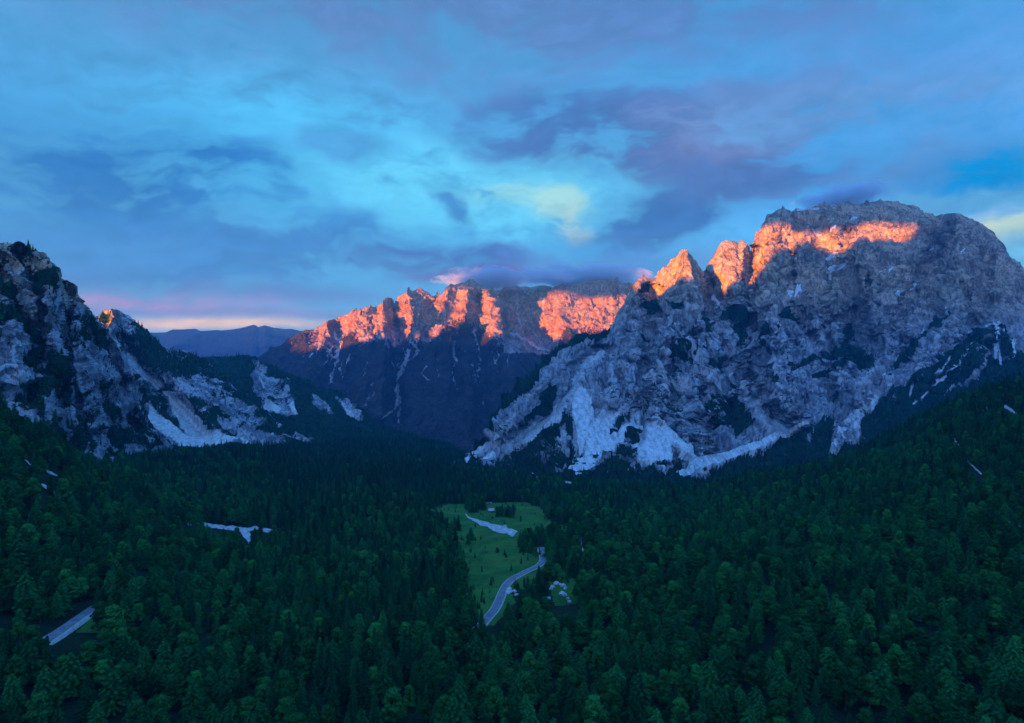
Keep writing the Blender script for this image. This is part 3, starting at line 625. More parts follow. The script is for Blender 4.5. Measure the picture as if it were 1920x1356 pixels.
# ------------------------------------------------------------------ valley floor, one sheet
GC = {-300: [(4000, 40), (1700, 140), (1356, 190), (1185, 225), (1000, 290), (850, 360), (760, 420), (705, 470)],
      0: [(4000, 40), (1700, 140), (1356, 192), (1185, 235), (1040, 290), (900, 355), (820, 420), (762, 490)],
      36: [(4000, 40), (1700, 140), (1356, 193), (1185, 237), (1045, 294), (910, 360), (840, 435), (792, 510)],
      100: [(4050, 40), (1700, 142), (1356, 195), (1185, 240), (1050, 300), (930, 375), (868, 450), (822, 545)],
      160: [(4050, 40), (1700, 142), (1356, 196), (1185, 245), (1060, 310), (960, 390), (900, 500), (866, 640)],
      225: [(4100, 40), (1700, 142), (1356, 198), (1185, 250), (1060, 320), (960, 430), (890, 620), (852, 1000)],
      345: [(4100, 40), (1700, 142), (1356, 200), (1185, 265), (1080, 345), (990, 500), (900, 800), (846, 1180)],
      480: [(4150, 40), (1700, 142), (1356, 205), (1185, 280), (1090, 370), (1000, 530), (900, 850), (842, 1250)],
      600: [(4150, 40), (1700, 142), (1356, 208), (1185, 288), (1080, 400), (960, 640), (880, 1050), (832, 1600)],
      700: [(4150, 40), (1700, 143), (1356, 209), (1185, 290), (1080, 400), (960, 650), (870, 1150), (806, 2200)],
      780: [(4150, 40), (1700, 143), (1356, 210), (1185, 290), (1080, 405), (960, 680), (870, 1250), (814, 2450)],
      860: [(4150, 40), (1700, 143), (1356, 210), (1185, 290), (1070, 420), (950, 720), (890, 1150), (840, 2100)],
      930: [(4150, 40), (1700, 143), (1356, 210), (1185, 290), (1060, 430), (945, 740), (900, 1060), (878, 1370)],
      1070: [(4150, 40), (1700, 143), (1356, 209), (1185, 288), (1050, 430), (950, 700), (916, 920), (900, 1200)],
      1280: [(4150, 40), (1700, 142), (1356, 206), (1185, 280), (1050, 410), (965, 640), (928, 880), (912, 1180)],
      1400: [(4150, 40), (1700, 142), (1356, 203), (1185, 272), (1040, 400), (955, 600), (910, 840), (889, 1280)],
      1560: [(4100, 40), (1700, 142), (1356, 200), (1185, 262), (1040, 370), (945, 520), (884, 770), (861, 1120)],
      1700: [(4100, 40), (1700, 141), (1356, 197), (1185, 255), (1020, 360), (920, 480), (845, 700), (790, 1000)],
      1810: [(4050, 40), (1700, 140), (1356, 194), (1185, 248), (1010, 345), (900, 460), (808, 640), (742, 880)],
      1920: [(4000, 40), (1700, 139), (1356, 190), (1185, 240), (1000, 335), (885, 440), (780, 600), (710, 820)],
      2220: [(3900, 40), (1700, 135), (1356, 180), (1185, 225), (1000, 300), (860, 380), (720, 500), (640, 640)]}
GK = sorted(GC); GA = np.array([GC[k] for k in GK], float)     # (ncol, 8, 2)
def smooth_interp(x, xs, ys):
    """monotone-ish cubic (Catmull) interpolation along xs"""
    xs = np.asarray(xs, float); i = np.clip(np.searchsorted(xs, x)-1, 0, len(xs)-2)
    m = np.gradient(ys, xs); h = xs[i+1]-xs[i]; t = np.clip((x-xs[i])/h, 0, 1)
    return (2*t**3-3*t**2+1)*ys[i]+(t**3-2*t**2+t)*h*m[i]+(-2*t**3+3*t**2)*ys[i+1]+(t**3-t**2)*h*m[i+1]
def gcol(px):
    px = np.asarray(px, float)
    P_ = np.stack([smooth_interp(px, GK, GA[:, r, 0]) for r in range(8)], -1)
    I_ = np.stack([smooth_interp(px, GK, 1/GA[:, r, 1]) for r in range(8)], -1)
    return P_, I_
def ground_depth(px, py):
    px = np.atleast_1d(np.asarray(px, float)); py = np.atleast_1d(np.asarray(py, float))
    P_, I_ = gcol(px)
    out = np.empty(px.shape)
    inv = np.full(px.shape, np.nan)
    for r in range(7):
        p0 = P_[:, r]; p1 = P_[:, r+1]
        k = (py <= p0) & (py >= p1) if r else (py >= p1)
        t = np.clip((p0-py)/(p0-p1), 0, 1)
        inv = np.where(k & np.isnan(inv), I_[:, r]*(1-t)+I_[:, r+1]*t, inv)
    inv = np.where(np.isnan(inv), I_[:, 7], inv)
    return 1/inv
def ground_lift(P):
    """low mounds so the floor is not a plane; grows with distance"""
    a = np.clip((P[:, 1]-350)/900, 0, 1)
    q = P.copy(); q[:, 2] = 0
    return fbm(q/60., 3)*1.2*np.clip(P[:, 1]/400, 0, 1)+(fbm(q/170., 4)-.35)*16*a
def ground_pt(px, py, lift=0.0):
    px = np.atleast_1d(np.asarray(px, float)); py = np.atleast_1d(np.asarray(py, float))
    P = world(px, py, ground_depth(px, py)); P[:, 2] += ground_lift(P)+lift
    return P
MEADOW = [(804, 952), (830, 943), (860, 938), (890, 944), (916, 929), (950, 930), (987, 933), (1018, 948), (1025, 962), (1060, 982), (1074, 996), (1048, 1004), (1011, 1008), (990, 1030), (1012, 1045), (1025, 1055), (1067, 1079), (1080, 1093), (1060, 1096), (1020, 1082), (999, 1103), (957, 1110), (938, 1147), (916, 1163), (897, 1154), (883, 1125), (868, 1103), (864, 1067), (858, 1030), (850, 1006), (846, 982), (824, 965)]
CLEAR = [[(1028, 1090), (1078, 1088), (1084, 1134), (1040, 1136)], [(900, 1172), (946, 1120), (958, 1112), (968, 1128), (925, 1172)], [(140, 1186), (168, 1160), (230, 1168), (226, 1190)], [(242, 1088), (272, 1084), (285, 1102), (262, 1116), (244, 1104)]]
xs = np.arange(-300, 2221, 3.0); NR = 420
q = np.linspace(0, 7, NR)
PYc, PIc = gcol(xs)
r_i = np.clip(q.astype(int), 0, 6); tt = (q-r_i)
gp = PYc[:, r_i]*(1-tt)+PYc[:, r_i+1]*tt; gi = PIc[:, r_i]*(1-tt)+PIc[:, r_i+1]*tt
GPX = np.repeat(xs[None], NR, 0); GPY = gp.T
GP = world(GPX, GPY, 1/gi.T); GP[..., 2] += ground_lift(GP.reshape(-1, 3)).reshape(NR, -1)
mead = polymask(GPX.ravel(), GPY.ravel(), [MEADOW]+CLEAR, amp=4)
rows = [GP]
for i, (dd, dz) in enumerate([(25, -3), (70, -18), (150, -55), (300, -130), (500, -240)]):
    Q = GP[-1].copy(); h = np.linalg.norm(Q[:, :2], axis=1, keepdims=True); Q[:, :2] += Q[:, :2]/h*dd; Q[:, 2] += dz
    rows.append(Q[None])
allg = np.concatenate(rows, 0)
# behind and beneath the camera the slope simply carries on
fr = []
for yy, zz in ((10, -100), (-200, -60), (-500, 10)):
    fr.append(np.stack([np.linspace(-1400, 1400, len(xs)) if yy < 0 else GP[0][:, 0]*1.0, np.full(len(xs), float(yy)), np.full(len(xs), float(zz))], -1))
allg = np.concatenate([np.array(fr[::-1]), allg], 0)
gm = mesh_np('ground', allg.reshape(-1, 3), grid_faces(allg.shape[0], allg.shape[1]))
mm = np.concatenate([np.zeros((3, len(xs))), mead.reshape(NR, -1), np.zeros((5, len(xs)))], 0)
set_attr(gm, 'meadow', mm.ravel())
g_o = link('ground', gm, M_ground); gm.shade_smooth(); tag(g_o, kind='structure')
# low base terrain out to the horizon under everything
bp = np.array([(-16000, -4200, -640), (16000, -4200, -640), (16000, 13500, -640), (-16000, 13500, -640)], float)
bm_ = mesh_np('terrain', bp, [[0, 1, 2, 3]]); set_attr(bm_, 'meadow', np.zeros(4)); tag(link('terrain', bm_, M_ground), kind='structure')

# ------------------------------------------------------------------ roads, tracks, gravel
def catmull(pts, n=8):
    pts = [np.array(p, float) for p in pts]; out = []
    P_ = [2*pts[0]-pts[1]]+pts+[2*pts[-1]-pts[-2]]
    for i in range(1, len(P_)-2):
        for k in range(n):
            t = k/n; a, b, c, d = P_[i-1:i+3]
            out.append(.5*((2*b)+(-a+c)*t+(2*a-5*b+4*c-d)*t*t+(-a+3*b-3*c+d)*t**3))
    out.append(pts[-1]); return np.array(out)
def road(pix, width, lift=.45):
    c = catmull(pix, 10); P = ground_pt(c[:, 0], c[:, 1])
    for _ in range(6): P[1:-1] = (P[:-2]+2*P[1:-1]+P[2:])/4
    d = np.gradient(P[:, :2], axis=0); d /= np.linalg.norm(d, axis=1, keepdims=True)
    nrm = np.stack([-d[:, 1], d[:, 0]], -1)
    def strip(name, offs, zs, mat):
        V = []
        for o_, z_ in zip(offs, zs):
            Q = P.copy(); Q[:, :2] += nrm*o_; Q[:, 2] += z_; V.append(Q)
        V = np.array(V).transpose(1, 0, 2)
        me = mesh_np(name, V.reshape(-1, 3), grid_faces(V.shape[0], V.shape[1]))
        return tag(link(name, me, mat), kind='structure')
    h = width/2
    strip('verge', (-h-1.3, -h-.5, h+.5, h+1.3), (-1.2, lift-.06, lift-.06, -1.2), M_verge)
    strip('road', (-h, -h/3, h/3, h), (lift, lift+.05, lift+.05, lift), M_asphalt)
ROAD = [(1016, 1036), (1019, 1048), (1011, 1059), (988, 1071), (966, 1083), (952, 1095), (944, 1109), (937, 1126), (928, 1143), (914, 1158), (898, 1176)]
ROAD2 = [(158, 1154), (140, 1166), (118, 1182)]
ROAD_ALL = [(1014, 1026)]+ROAD+[(884, 1190)]
ROAD2_ALL = [(188, 1136), (174, 1144)]+ROAD2+[(88, 1203), (50, 1226)]
road(ROAD_ALL, 3.9); road(ROAD2_ALL, 5.0)
def patch(name, polys=(), lines=(), mat=M_gravel, lift=.35, step=.8, amp=2.0):
    allp = [np.asarray(p, float) for p in polys]+[np.asarray(l[0], float) for l in lines]
    A = np.concatenate(allp); pad = 6
    gx = np.arange(A[:, 0].min()-pad, A[:, 0].max()+pad, step); gy = np.arange(A[:, 1].min()-pad, A[:, 1].max()+pad, step)
    X, Y = np.meshgrid(gx, gy[::-1])
    m_ = polymask((X.ravel()), (Y.ravel()), polys, amp=amp) if len(polys) else np.zeros(X.size)
    if lines: m_ = linemask(X.ravel(), Y.ravel(), lines, m_, amp=amp)
    m_ = (m_ > 0).reshape(X.shape)
    P = ground_pt(X.ravel(), Y.ravel(), lift)
    F_ = grid_faces(*X.shape); keep = m_[:-1, :-1].ravel() & m_[1:, 1:].ravel()
    F_ = F_[keep]
    if not len(F_): return
    used = np.unique(F_); remap = np.zeros(len(P), int); remap[used] = np.arange(len(used))
    V = P[used]; V[:, 2] += .12*fbm(V/2.0, 2)
    me = mesh_np(name, V, remap[F_]); tag(link(name, me, mat), kind='structure')
LOT = [(872, 955), (879, 964), (890, 969), (905, 971), (920, 974), (940, 979), (955, 986), (966, 992), (972, 996), (965, 1003), (961, 1008), (950, 1000), (938, 998), (926, 992), (915, 985), (903, 980), (892, 975), (881, 970), (874, 963)]
RIV = [[(338, 972), (350, 974), (365, 981), (355, 983), (345, 978)], [(372, 976), (390, 976), (410, 980), (450, 984), (480, 985), (500, 987), (522, 990), (519, 995), (500, 995), (485, 992), (465, 991), (450, 991), (435, 991), (410, 988), (385, 984)], [(444, 988), (455, 990), (468, 992), (471, 1000), (473, 1012), (466, 1016), (461, 1008), (453, 1000)]]
STREAKS = [([(47, 862), (56, 868), (66, 873)], 2.2), ([(90, 883), (104, 891), (118, 898)], 2.4), ([(80, 910), (95, 918), (112, 932)], 2.8), ([(170, 848), (180, 853), (190, 858)], 3.0), ([(206, 860), (215, 866)], 2.6), ([(320, 968), (328, 972)], 2),
           ([(1885, 760), (1895, 766)], 3.4), ([(1898, 767), (1918, 775)], 1.6), ([(1787, 812), (1792, 826), (1796, 836)], 1.6), ([(1809, 862), (1822, 874), (1839, 889)], 2.0), ([(1888, 976), (1905, 984), (1935, 993)], 1.8), ([(1842, 768), (1850, 764)], 1.5),
           ([(1090, 1010), (1089, 1022), (1094, 1032)], 2.0), ([(1058, 902), (1070, 905)], 1.8), ([(998, 884), (1004, 890), (1012, 893)], 2.0), ([(262, 1114), (268, 1117)], 2.0), ([(280, 1135), (286, 1139)], 2.2), ([(912, 930), (921, 929)], 1.6), ([(700, 1160), (704, 1168), (706, 1178)], 1.8), ([(760, 1134), (768, 1140)], 1.2)]
patch('gravel', [LOT], amp=3.5); patch('gravel', RIV, amp=3.5)
for s_ in STREAKS: patch('gravel', (), [s_], step=.6, amp=3.0)
patch('gravel', [[(945, 1103), (958, 1103), (961, 1111), (952, 1117), (944, 1113)]], step=.8)

# ------------------------------------------------------------------ tree prototypes
def tube(path, radii, n=7):
    V = []; path = np.asarray(path, float)
    for p, r in zip(path, radii):
        for k in range(n): V.append(p+np.array([math.cos(2*PI*k/n), math.sin(2*PI*k/n), 0])*r)
    Fq = []
    for i in range(len(path)-1):
        for k in range(n): Fq.append([i*n+k, i*n+(k+1) % n, (i+1)*n+(k+1) % n, (i+1)*n+k])
    return np.array(V), np.array(Fq)
def leaf_quads(cen, nrm, size, r_):
    """one small bent quad per centre"""
    n = len(cen); a = r_.normal(size=(n, 3)); nrm = nrm/np.linalg.norm(nrm, axis=1, keepdims=True)
    u = np.cross(nrm, a); u /= np.linalg.norm(u, axis=1, keepdims=True)+1e-9; v = np.cross(nrm, u)
    s_ = size[:, None]*.5
    V = np.stack([cen-u*s_-v*s_*.7, cen+u*s_*.9-v*s_, cen+u*s_+v*s_*.8, cen-u*s_*.8+v*s_], 1)
    return V.reshape(-1, 3), np.arange(4*n).reshape(n, 4)
def make_tree(kind, seed):
    r_ = np.random.default_rng(seed)
    if kind == 'b':     # broadleaf: many overlapping leaf clumps in an uneven dome
        H = 14.0; cl = []
        for k in range(34):
            t = r_.uniform(.0, 1)**1.2; ang_ = r_.uniform(0, 2*PI); rr = 3.0*math.sqrt(r_.uniform(.15, 1))*(1-t)**.55
            cl.append((rr*math.cos(ang_), rr*math.sin(ang_), 3.4+9.4*t, r_.uniform(.8, 1.45)))
        cl.append((0, 0, 12.6, 1.3)); C_ = []; N_ = []
        for x, y, z, rad in cl:
            k = int(70*rad); d = r_.normal(size=(k, 3)); d[:, 2] = d[:, 2]*.8+.35; d /= np.linalg.norm(d, axis=1, keepdims=True)
            C_.append(np.array([x, y, z])+d*rad*r_.uniform(.75, 1.1, (k, 1))); N_.append(d+r_.normal(size=(k, 3))*.35)
        C_ = np.concatenate(C_); N_ = np.concatenate(N_); sz = r_.uniform(.32, .62, len(C_))
        trunk = [(0, 0, -1.5), (.1, 0, 3), (.25, .1, 6), (.1, .2, 10)]; tr = [.32, .26, .2, .07]
        br = [((.2, .1, 5), (1.6, .8, 8)), ((.2, .1, 5.5), (-1.7, .6, 8.6)), ((.2, .1, 6), (.3, -1.8, 9))]
    else:
        H = 17.0 if kind == 'c' else 14.5; R0 = 2.5 if kind == 'c' else 3.1; C_ = []; N_ = []; br = []
        nw = 22 if kind == 'c' else 20
        for i in range(nw):                  # whorls of drooping boughs
            t = i/(nw-1); z = 1.6+(H-2.0)*t
            R1 = R0*(1-t)**(.8 if kind == 'c' else .5)*r_.uniform(.85, 1.12)+.12
            nb_ = max(4, int(9*(1-t)+4))
            for b in range(nb_):
                a = 2*PI*b/nb_+r_.uniform(-.3, .3)+i*1.7; L = R1*r_.uniform(.72, 1.18); m_ = max(3, int(L*4.2))
                for j in range(m_):
                    f = (j+.7)/m_; rr = L*f
                    C_.append([rr*math.cos(a), rr*math.sin(a), z-(.32 if kind == 'c' else .12)*rr*1.1+r_.normal()*.14])
                    N_.append([math.cos(a)*.55, math.sin(a)*.55, 1.0]+r_.normal(size=3)*.3)
        C_ = np.array(C_); N_ = np.array(N_); sz = r_.uniform(.42, .8, len(C_))
        trunk = [(0, 0, -1.5), (0, 0, 4), (.05, 0, H*.6), (0, 0, H-.4)]; tr = [.34, .26, .15, .03]
    V, Fq = leaf_quads(C_, N_, sz, r_)
    crown = mesh_np('crown', V, Fq)
    TV, TF = tube(trunk, tr)
    for a, b in br:
        v2, f2 = tube([a, ((a[0]+b[0])/2+.1, (a[1]+b[1])/2, (a[2]+b[2])/2+.3), b], [.13, .09, .04], 5)
        TF = np.concatenate([TF, f2+len(TV)]); TV = np.concatenate([TV, v2])
    tm = mesh_np('trunk', TV, TF)
    crown.materials.append({'b': M_leaf_b, 'c': M_leaf_c, 'l': M_leaf_l}[kind]); tm.materials.append(M_bark)
    return dict(kind=kind, crown=crown, trunk=tm, H=H)
PROTO = [make_tree('b', 1), make_tree('b', 2), make_tree('b', 3), make_tree('c', 4), make_tree('c', 5), make_tree('l', 6), make_tree('l', 7)]
NAME = {'b': 'broadleaf_tree', 'c': 'conifer_tree', 'l': 'larch_tree'}

# ------------------------------------------------------------------ where trees stand
KEEP = [LOT]+RIV+[ROAD, ROAD2]
RING = [(1031, 1095), (1072, 1094), (1074, 1130), (1050, 1130), (1030, 1112)]
def blocked(px, py, d, hh):
    o0 = blocked1(px, py, d, hh); wpx = 1.9*F/d
    return o0 | blocked1(px-wpx, py, d, hh, False) | blocked1(px+wpx, py, d, hh, False)
def blocked1(px, py, d, hh, roads=True):
    """true where a tree would stand on, or hide, the tracks and gravel"""
    out = np.zeros(px.shape, bool)
    hpx = hh*F/d
    for fr_ in (0, .3, .6, .95):
        y = py-hpx*fr_
        for p in [LOT, RING]+RIV: out |= in_poly(px, y, p)
        if not roads: continue
        out |= line_dist(px, y, ROAD[:-1], 30) < 4.0*F/d*.75
        out |= line_dist(px, y, ROAD2, 40) < 3.4*F/d
        if fr_ <= .6:
            for l, wd in STREAKS: out |= line_dist(px, y, l, 12) < wd+1.5
    if not roads: return out
    out |= line_dist(px, py, ROAD_ALL, 60) < 3.6*F/d
    out |= line_dist(px, py, ROAD2_ALL, 60) < 3.2*F/d
    return out
def scatter_quads(P, PX, PY, spacing_fn, accept):
    """random points on the quads of a grid, dart-thrown to a minimum spacing"""
    A = P[:-1, :-1]; B = P[:-1, 1:]; D_ = P[1:, :-1]
    area = np.linalg.norm(np.cross(B-A, D_-A)[..., :2], axis=-1)*0+np.abs(np.cross((B-A)[..., :2], (D_-A)[..., :2]))
    dep = A[..., 1]; sp = spacing_fn(dep)
    lam = area/(sp**2)*1.15*accept
    n = rng.poisson(np.clip(lam, 0, 60))
    idx = np.repeat(np.arange(lam.size), n.ravel())
    r, c = np.unravel_index(idx, lam.shape); u = rng.random(len(idx)); v = rng.random(len(idx))
    def bl(G):
        f = lambda a: a[..., None] if G.ndim == 3 else a
        return (G[r, c]*f((1-u)*(1-v))+G[r, c+1]*f(u*(1-v))+G[r+1, c]*f((1-u)*v)+G[r+1, c+1]*f(u*v))
    Q = bl(P); X = bl(PX); Y = bl(PY); S = sp[r, c]*.72
    o = rng.permutation(len(Q)); Q, X, Y, S = Q[o], X[o], Y[o], S[o]
    cell = {}; keep = []
    for i, (q_, s_) in enumerate(zip(Q[:, :2].tolist(), S.tolist())):
        kx, ky = int(q_[0]//12), int(q_[1]//12); ok = True
        for a in (-1, 0, 1):
            for b in (-1, 0, 1):
                for (x2, y2) in cell.get((kx+a, ky+b), ()):
                    if (x2-q_[0])**2+(y2-q_[1])**2 < s_*s_: ok = False; break
                if not ok: break
            if not ok: break
        if ok: cell.setdefault((kx, ky), []).append(q_); keep.append(i)
    keep = np.array(keep); return Q[keep], X[keep], Y[keep]
acc = np.ones((NR-1, len(xs)-1)); mq = mead.reshape(NR, -1)[:-1, :-1]
acc[mq > 0] = 0
acc[(GPX[:-1, :-1] < -230) | (GPX[:-1, :-1] > 2190)] = 0
acc[GPY[:-1, :-1] > 1560] = 0
gQ, gX, gY = scatter_quads(GP, GPX, GPY, lambda d: np.interp(d, [200, 500, 900, 1500, 2500], [5.0, 5.3, 6.4, 8.6, 12]), acc)
hts = 11+3*rng.random(len(gQ))
ok = ~blocked(gX, gY, gQ[:, 1], hts)
ok &= ~((gY > 925) & (gY < 1180) & (in_poly(gX, gY, MEADOW)))
hp1 = hts*F/gQ[:, 1]
ok &= ~(in_poly(gX, gY-hp1*.55, MEADOW) & (rng.random(len(gX)) < np.where(gX > 960, .85, .95)))
ok &= ~((line_dist(gX, gY-10, [(921, 952), (915, 952)], 20) < 9))
gQ, gX, gY = gQ[ok], gX[ok], gY[ok]
# clumps standing in the meadow
cl_pts = []
for cx_, cy_, rx, ry, n in [(891, 944, 20, 7, 34), (950, 957, 20, 6, 26), (889, 957, 8, 4, 5), (1003, 1014, 22, 9, 22), (896, 979, 5, 3, 4), (917, 992, 6, 3, 3), (985, 1030, 10, 6, 5), (858, 990, 5, 6, 5), (1040, 1003, 14, 4, 8), (872, 1085, 6, 12, 5), (880, 1015, 4, 4, 2), (1000, 1092, 14, 5, 7), (1030, 1088, 16, 5, 7)]:
    for _ in range(n): cl_pts.append((cx_+rx*rng.uniform(-1, 1), cy_+ry*rng.uniform(-1, 1)))
nfix = 14; fixed = [(1004, 1042), (1027, 1043), (1012, 1039.5), (1033, 1048), (892, 1196), (880, 1200), (903, 1199), (872, 1192), (868, 1203), (183, 1143), (193, 1141), (60, 1233), (46, 1238), (74, 1228)]
cl_pts = np.array(cl_pts+fixed); cQ = ground_pt(cl_pts[:, 0], cl_pts[:, 1])
kk = ~blocked(cl_pts[:, 0], cl_pts[:, 1], cQ[:, 1], np.full(len(cQ), 7.)); kk[-nfix:] = True; cQ = cQ[kk]; cl_pts = cl_pts[kk]
gQ = np.concatenate([gQ, cQ]); gX = np.concatenate([gX, cl_pts[:, 0]]); gY = np.concatenate([gY, cl_pts[:, 1]]); in_m = np.zeros(len(gQ), bool); in_m[-len(cQ):] = True
# type of tree by place
kn = fbm(np.stack([gQ[:, 0]/55., gQ[:, 1]/55., np.zeros(len(gQ))], -1), 3)
con = np.clip((gQ[:, 1]-450)/500, 0, 1)*.8+(gX > 500)*(gX < 860)*.45-.34
rr_ = rng.random(len(gQ))
kind = np.where(rr_ < np.clip(.16+con+kn*.8, .05, .97), 1, np.where(rng.random(len(gQ)) < .5, 2, 0))
var = np.where(kind == 0, rng.integers(0, 3, len(gQ)), np.where(kind == 1, 3+rng.integers(0, 2, len(gQ)), 5+rng.integers(0, 2, len(gQ))))
scl = rng.normal(.72, .16, len(gQ)).clip(.35, 1.2); scl[in_m] *= .8
scl = np.where(kind == 0, scl*.92, scl)
wid = scl*np.where(kind == 1, rng.uniform(.95, 1.25, len(gQ)), rng.uniform(.95, 1.3, len(gQ)))
wid = wid*np.interp(gQ[:, 1], [300, 900, 2000], [1.2, 1.25, 1.6])
rotz = rng.uniform(0, 2*PI, len(gQ))
# woods on the lower slopes of the mountains
ex = []
def add_woods(ms, cond, sp, lim=9000):
    V_ = ms.veg > .56; V_ = (V_ & np.roll(V_, -3, 0) & np.roll(V_, -6, 0))[:-1, :-1]
    a_ = (V_ & cond(ms.PX[:-1, :-1], ms.PY[:-1, :-1])).astype(float)
    # steep faces carry few trees
    a_ *= np.clip((ms.N[:-1, :-1, 2]-.12)*4, 0, 1)
    Q, X, Y = scatter_quads(ms.P, ms.PX, ms.PY, lambda d: np.full(d.shape, sp), a_)
    if len(Q) > lim: Q = Q[:lim]
    ex.append(Q)
add_woods(massif, lambda x, y: (y > 600) & (x < 2000), 8.5, 14000)
add_woods(m2, lambda x, y: y > 600, 8.0, 9000)
add_woods(hill3, lambda x, y: (y > 0), 10.5, 9000)
add_woods(cliff, lambda x, y: x > -60, 5.5, 7000)
ex = np.concatenate(ex)

# 300 nearest trees of the photograph are objects of their own
hpx_ = F/gQ[:, 1]
topy = gY-scl*14*hpx_
cand = np.nonzero((gX > 4) & (gX < 1916) & (gY < 1205) & (topy < 1168))[0]
order = cand[np.argsort(gQ[cand, 1])][:288]
mid = np.nonzero(in_m)[0][:12]
sel = np.concatenate([order, np.setdiff1d(mid, order)])[:300]
ZONES = [(0, 90, 'in the far lower left corner'), (90, 200, 'around the lower left road piece'), (200, 330, 'right of the lower left clearing'), (330, 520, 'below the T-shaped gravel bed'), (520, 700, 'between gravel bed and meadow'),
         (700, 860, 'near the meadow\'s left edge'), (860, 960, 'below the meadow road end'), (960, 1120, 'right of the meadow road'), (1120, 1300, 'below the pale scree fans'), (1300, 1480, 'below the long pale channel'),
         (1480, 1640, 'below the right-hand scree triangle'), (1640, 1780, 'on the right-hand slope'), (1780, 1921, 'in the lower right corner')]
LOOK = {'b': ('round-crowned broadleaf tree', 'broadleaf trees'), 'c': ('narrow dark conifer', 'dark conifers'), 'l': ('blunt wide larch', 'larches')}
dsel = np.sort(gQ[sel][:, 1]); d1, d2 = dsel[len(dsel)//3], dsel[2*len(dsel)//3]
def put_tree(i):
    p = PROTO[var[i]]; kd = p['kind']
    e = bpy.data.objects.new(NAME[kd], None); C.objects.link(e)
    e.location = gQ[i].tolist(); e.rotation_euler = (0, 0, float(rotz[i])); e.scale = (float(wid[i]), float(wid[i]), float(scl[i]))
    for part in ('trunk', 'crown'):
        c = bpy.data.objects.new(part, p[part]); C.objects.link(c); c.parent = e
    size = 'tall ' if scl[i] > .82 else ('short ' if scl[i] < .62 else '')
    if in_m[i]: z_ = 'in a clump on the open meadow'
    else:
        z_ = [t for a, b, t in ZONES if a <= gX[i] < b or t is ZONES[-1][2]][0]
        z_ += ', front row' if gQ[i, 1] < d1 else (', second row' if gQ[i, 1] < d2 else ', third row')
    tag(e, size+LOOK[kd][0]+' '+z_, 'tree', size+LOOK[kd][1]+' '+z_)
    return e
bpy.context.view_layer.update()
for i in sel:
    e = put_tree(i)
    p = PROTO[var[i]]; p.setdefault('obj', {})
    if len(p['obj']) < 2:
        for c in [o for o in C.objects if o.parent == e]: p['obj'][c.name.split('.')[0]] = c
# the rest of the forest: one object
rest = np.setdiff1d(np.arange(len(gQ)), sel)
sh = rng.random((2600, 2))*np.array([290, 240])+np.array([800, 925])      # low shrubs on the grass, mostly near its margins
edge_d = line_dist(sh[:, 0], sh[:, 1], MEADOW+[MEADOW[0]])
sh = sh[in_poly(sh[:, 0], sh[:, 1], MEADOW) & (rng.random(len(sh)) < np.exp(-edge_d/9.0)*.8+.05)]
shQ = ground_pt(sh[:, 0], sh[:, 1]); kk = ~blocked(sh[:, 0], sh[:, 1], shQ[:, 1], np.full(len(sh), 2.)); shQ = shQ[kk]; n_main = len(ex)
ex = np.concatenate([ex, shQ])
fV = np.concatenate([gQ[rest], ex]); ne = len(ex)
fvar = np.concatenate([var[rest], np.where(rng.random(ne) < .72, 3+rng.integers(0, 2, ne), rng.integers(0, 7, ne))])
ds = np.linalg.norm(ex[:, :2], axis=1)
es = rng.normal(.62, .12, ne).clip(.3, 1.0); es[n_main:] = rng.uniform(.12, .3, ne-n_main)
fw = np.concatenate([wid[rest], es*rng.uniform(1, 1.5, ne)]); fh = np.concatenate([scl[rest], es]); frz = np.concatenate([rotz[rest], rng.uniform(0, 6.28, ne)])
print('TREES', len(sel), 'things,', len(rest), 'valley,', ne, 'slopes')
fm = bpy.data.meshes.new('forest'); fm.vertices.add(len(fV)); fm.vertices.foreach_set('co', fV.astype(np.float32).ravel()); fm.update()
a = fm.attributes.new('variant', 'INT', 'POINT'); a.data.foreach_set('value', fvar.astype(np.int32))
a = fm.attributes.new('size', 'FLOAT_VECTOR', 'POINT'); a.data.foreach_set('vector', np.stack([fw, fw, fh], -1).astype(np.float32).ravel())
a = fm.attributes.new('turn', 'FLOAT_VECTOR', 'POINT'); a.data.foreach_set('vector', np.stack([frz*0, frz*0, frz], -1).astype(np.float32).ravel())
fo = link('forest', fm); tag(fo, 'dense mixed mountain forest filling the valley floor', 'forest', kind='stuff')
ng = bpy.data.node_groups.new('forest_scatter', 'GeometryNodeTree')
ng.interface.new_socket('Geometry', in_out='INPUT', socket_type='NodeSocketGeometry')
ng.interface.new_socket('Geometry', in_out='OUTPUT', socket_type='NodeSocketGeometry')
N = NT(ng); gi_ = N.node('NodeGroupInput'); go_ = N.node('NodeGroupOutput'); jn = N.node('GeometryNodeJoinGeometry')
def named(nm, dt):
    n = N.node('GeometryNodeInputNamedAttribute', data_type=dt); n.inputs['Name'].default_value = nm
    return n.outputs['Attribute']
vv, sz_, tn = named('variant', 'INT'), named('size', 'FLOAT_VECTOR'), named('turn', 'FLOAT_VECTOR')
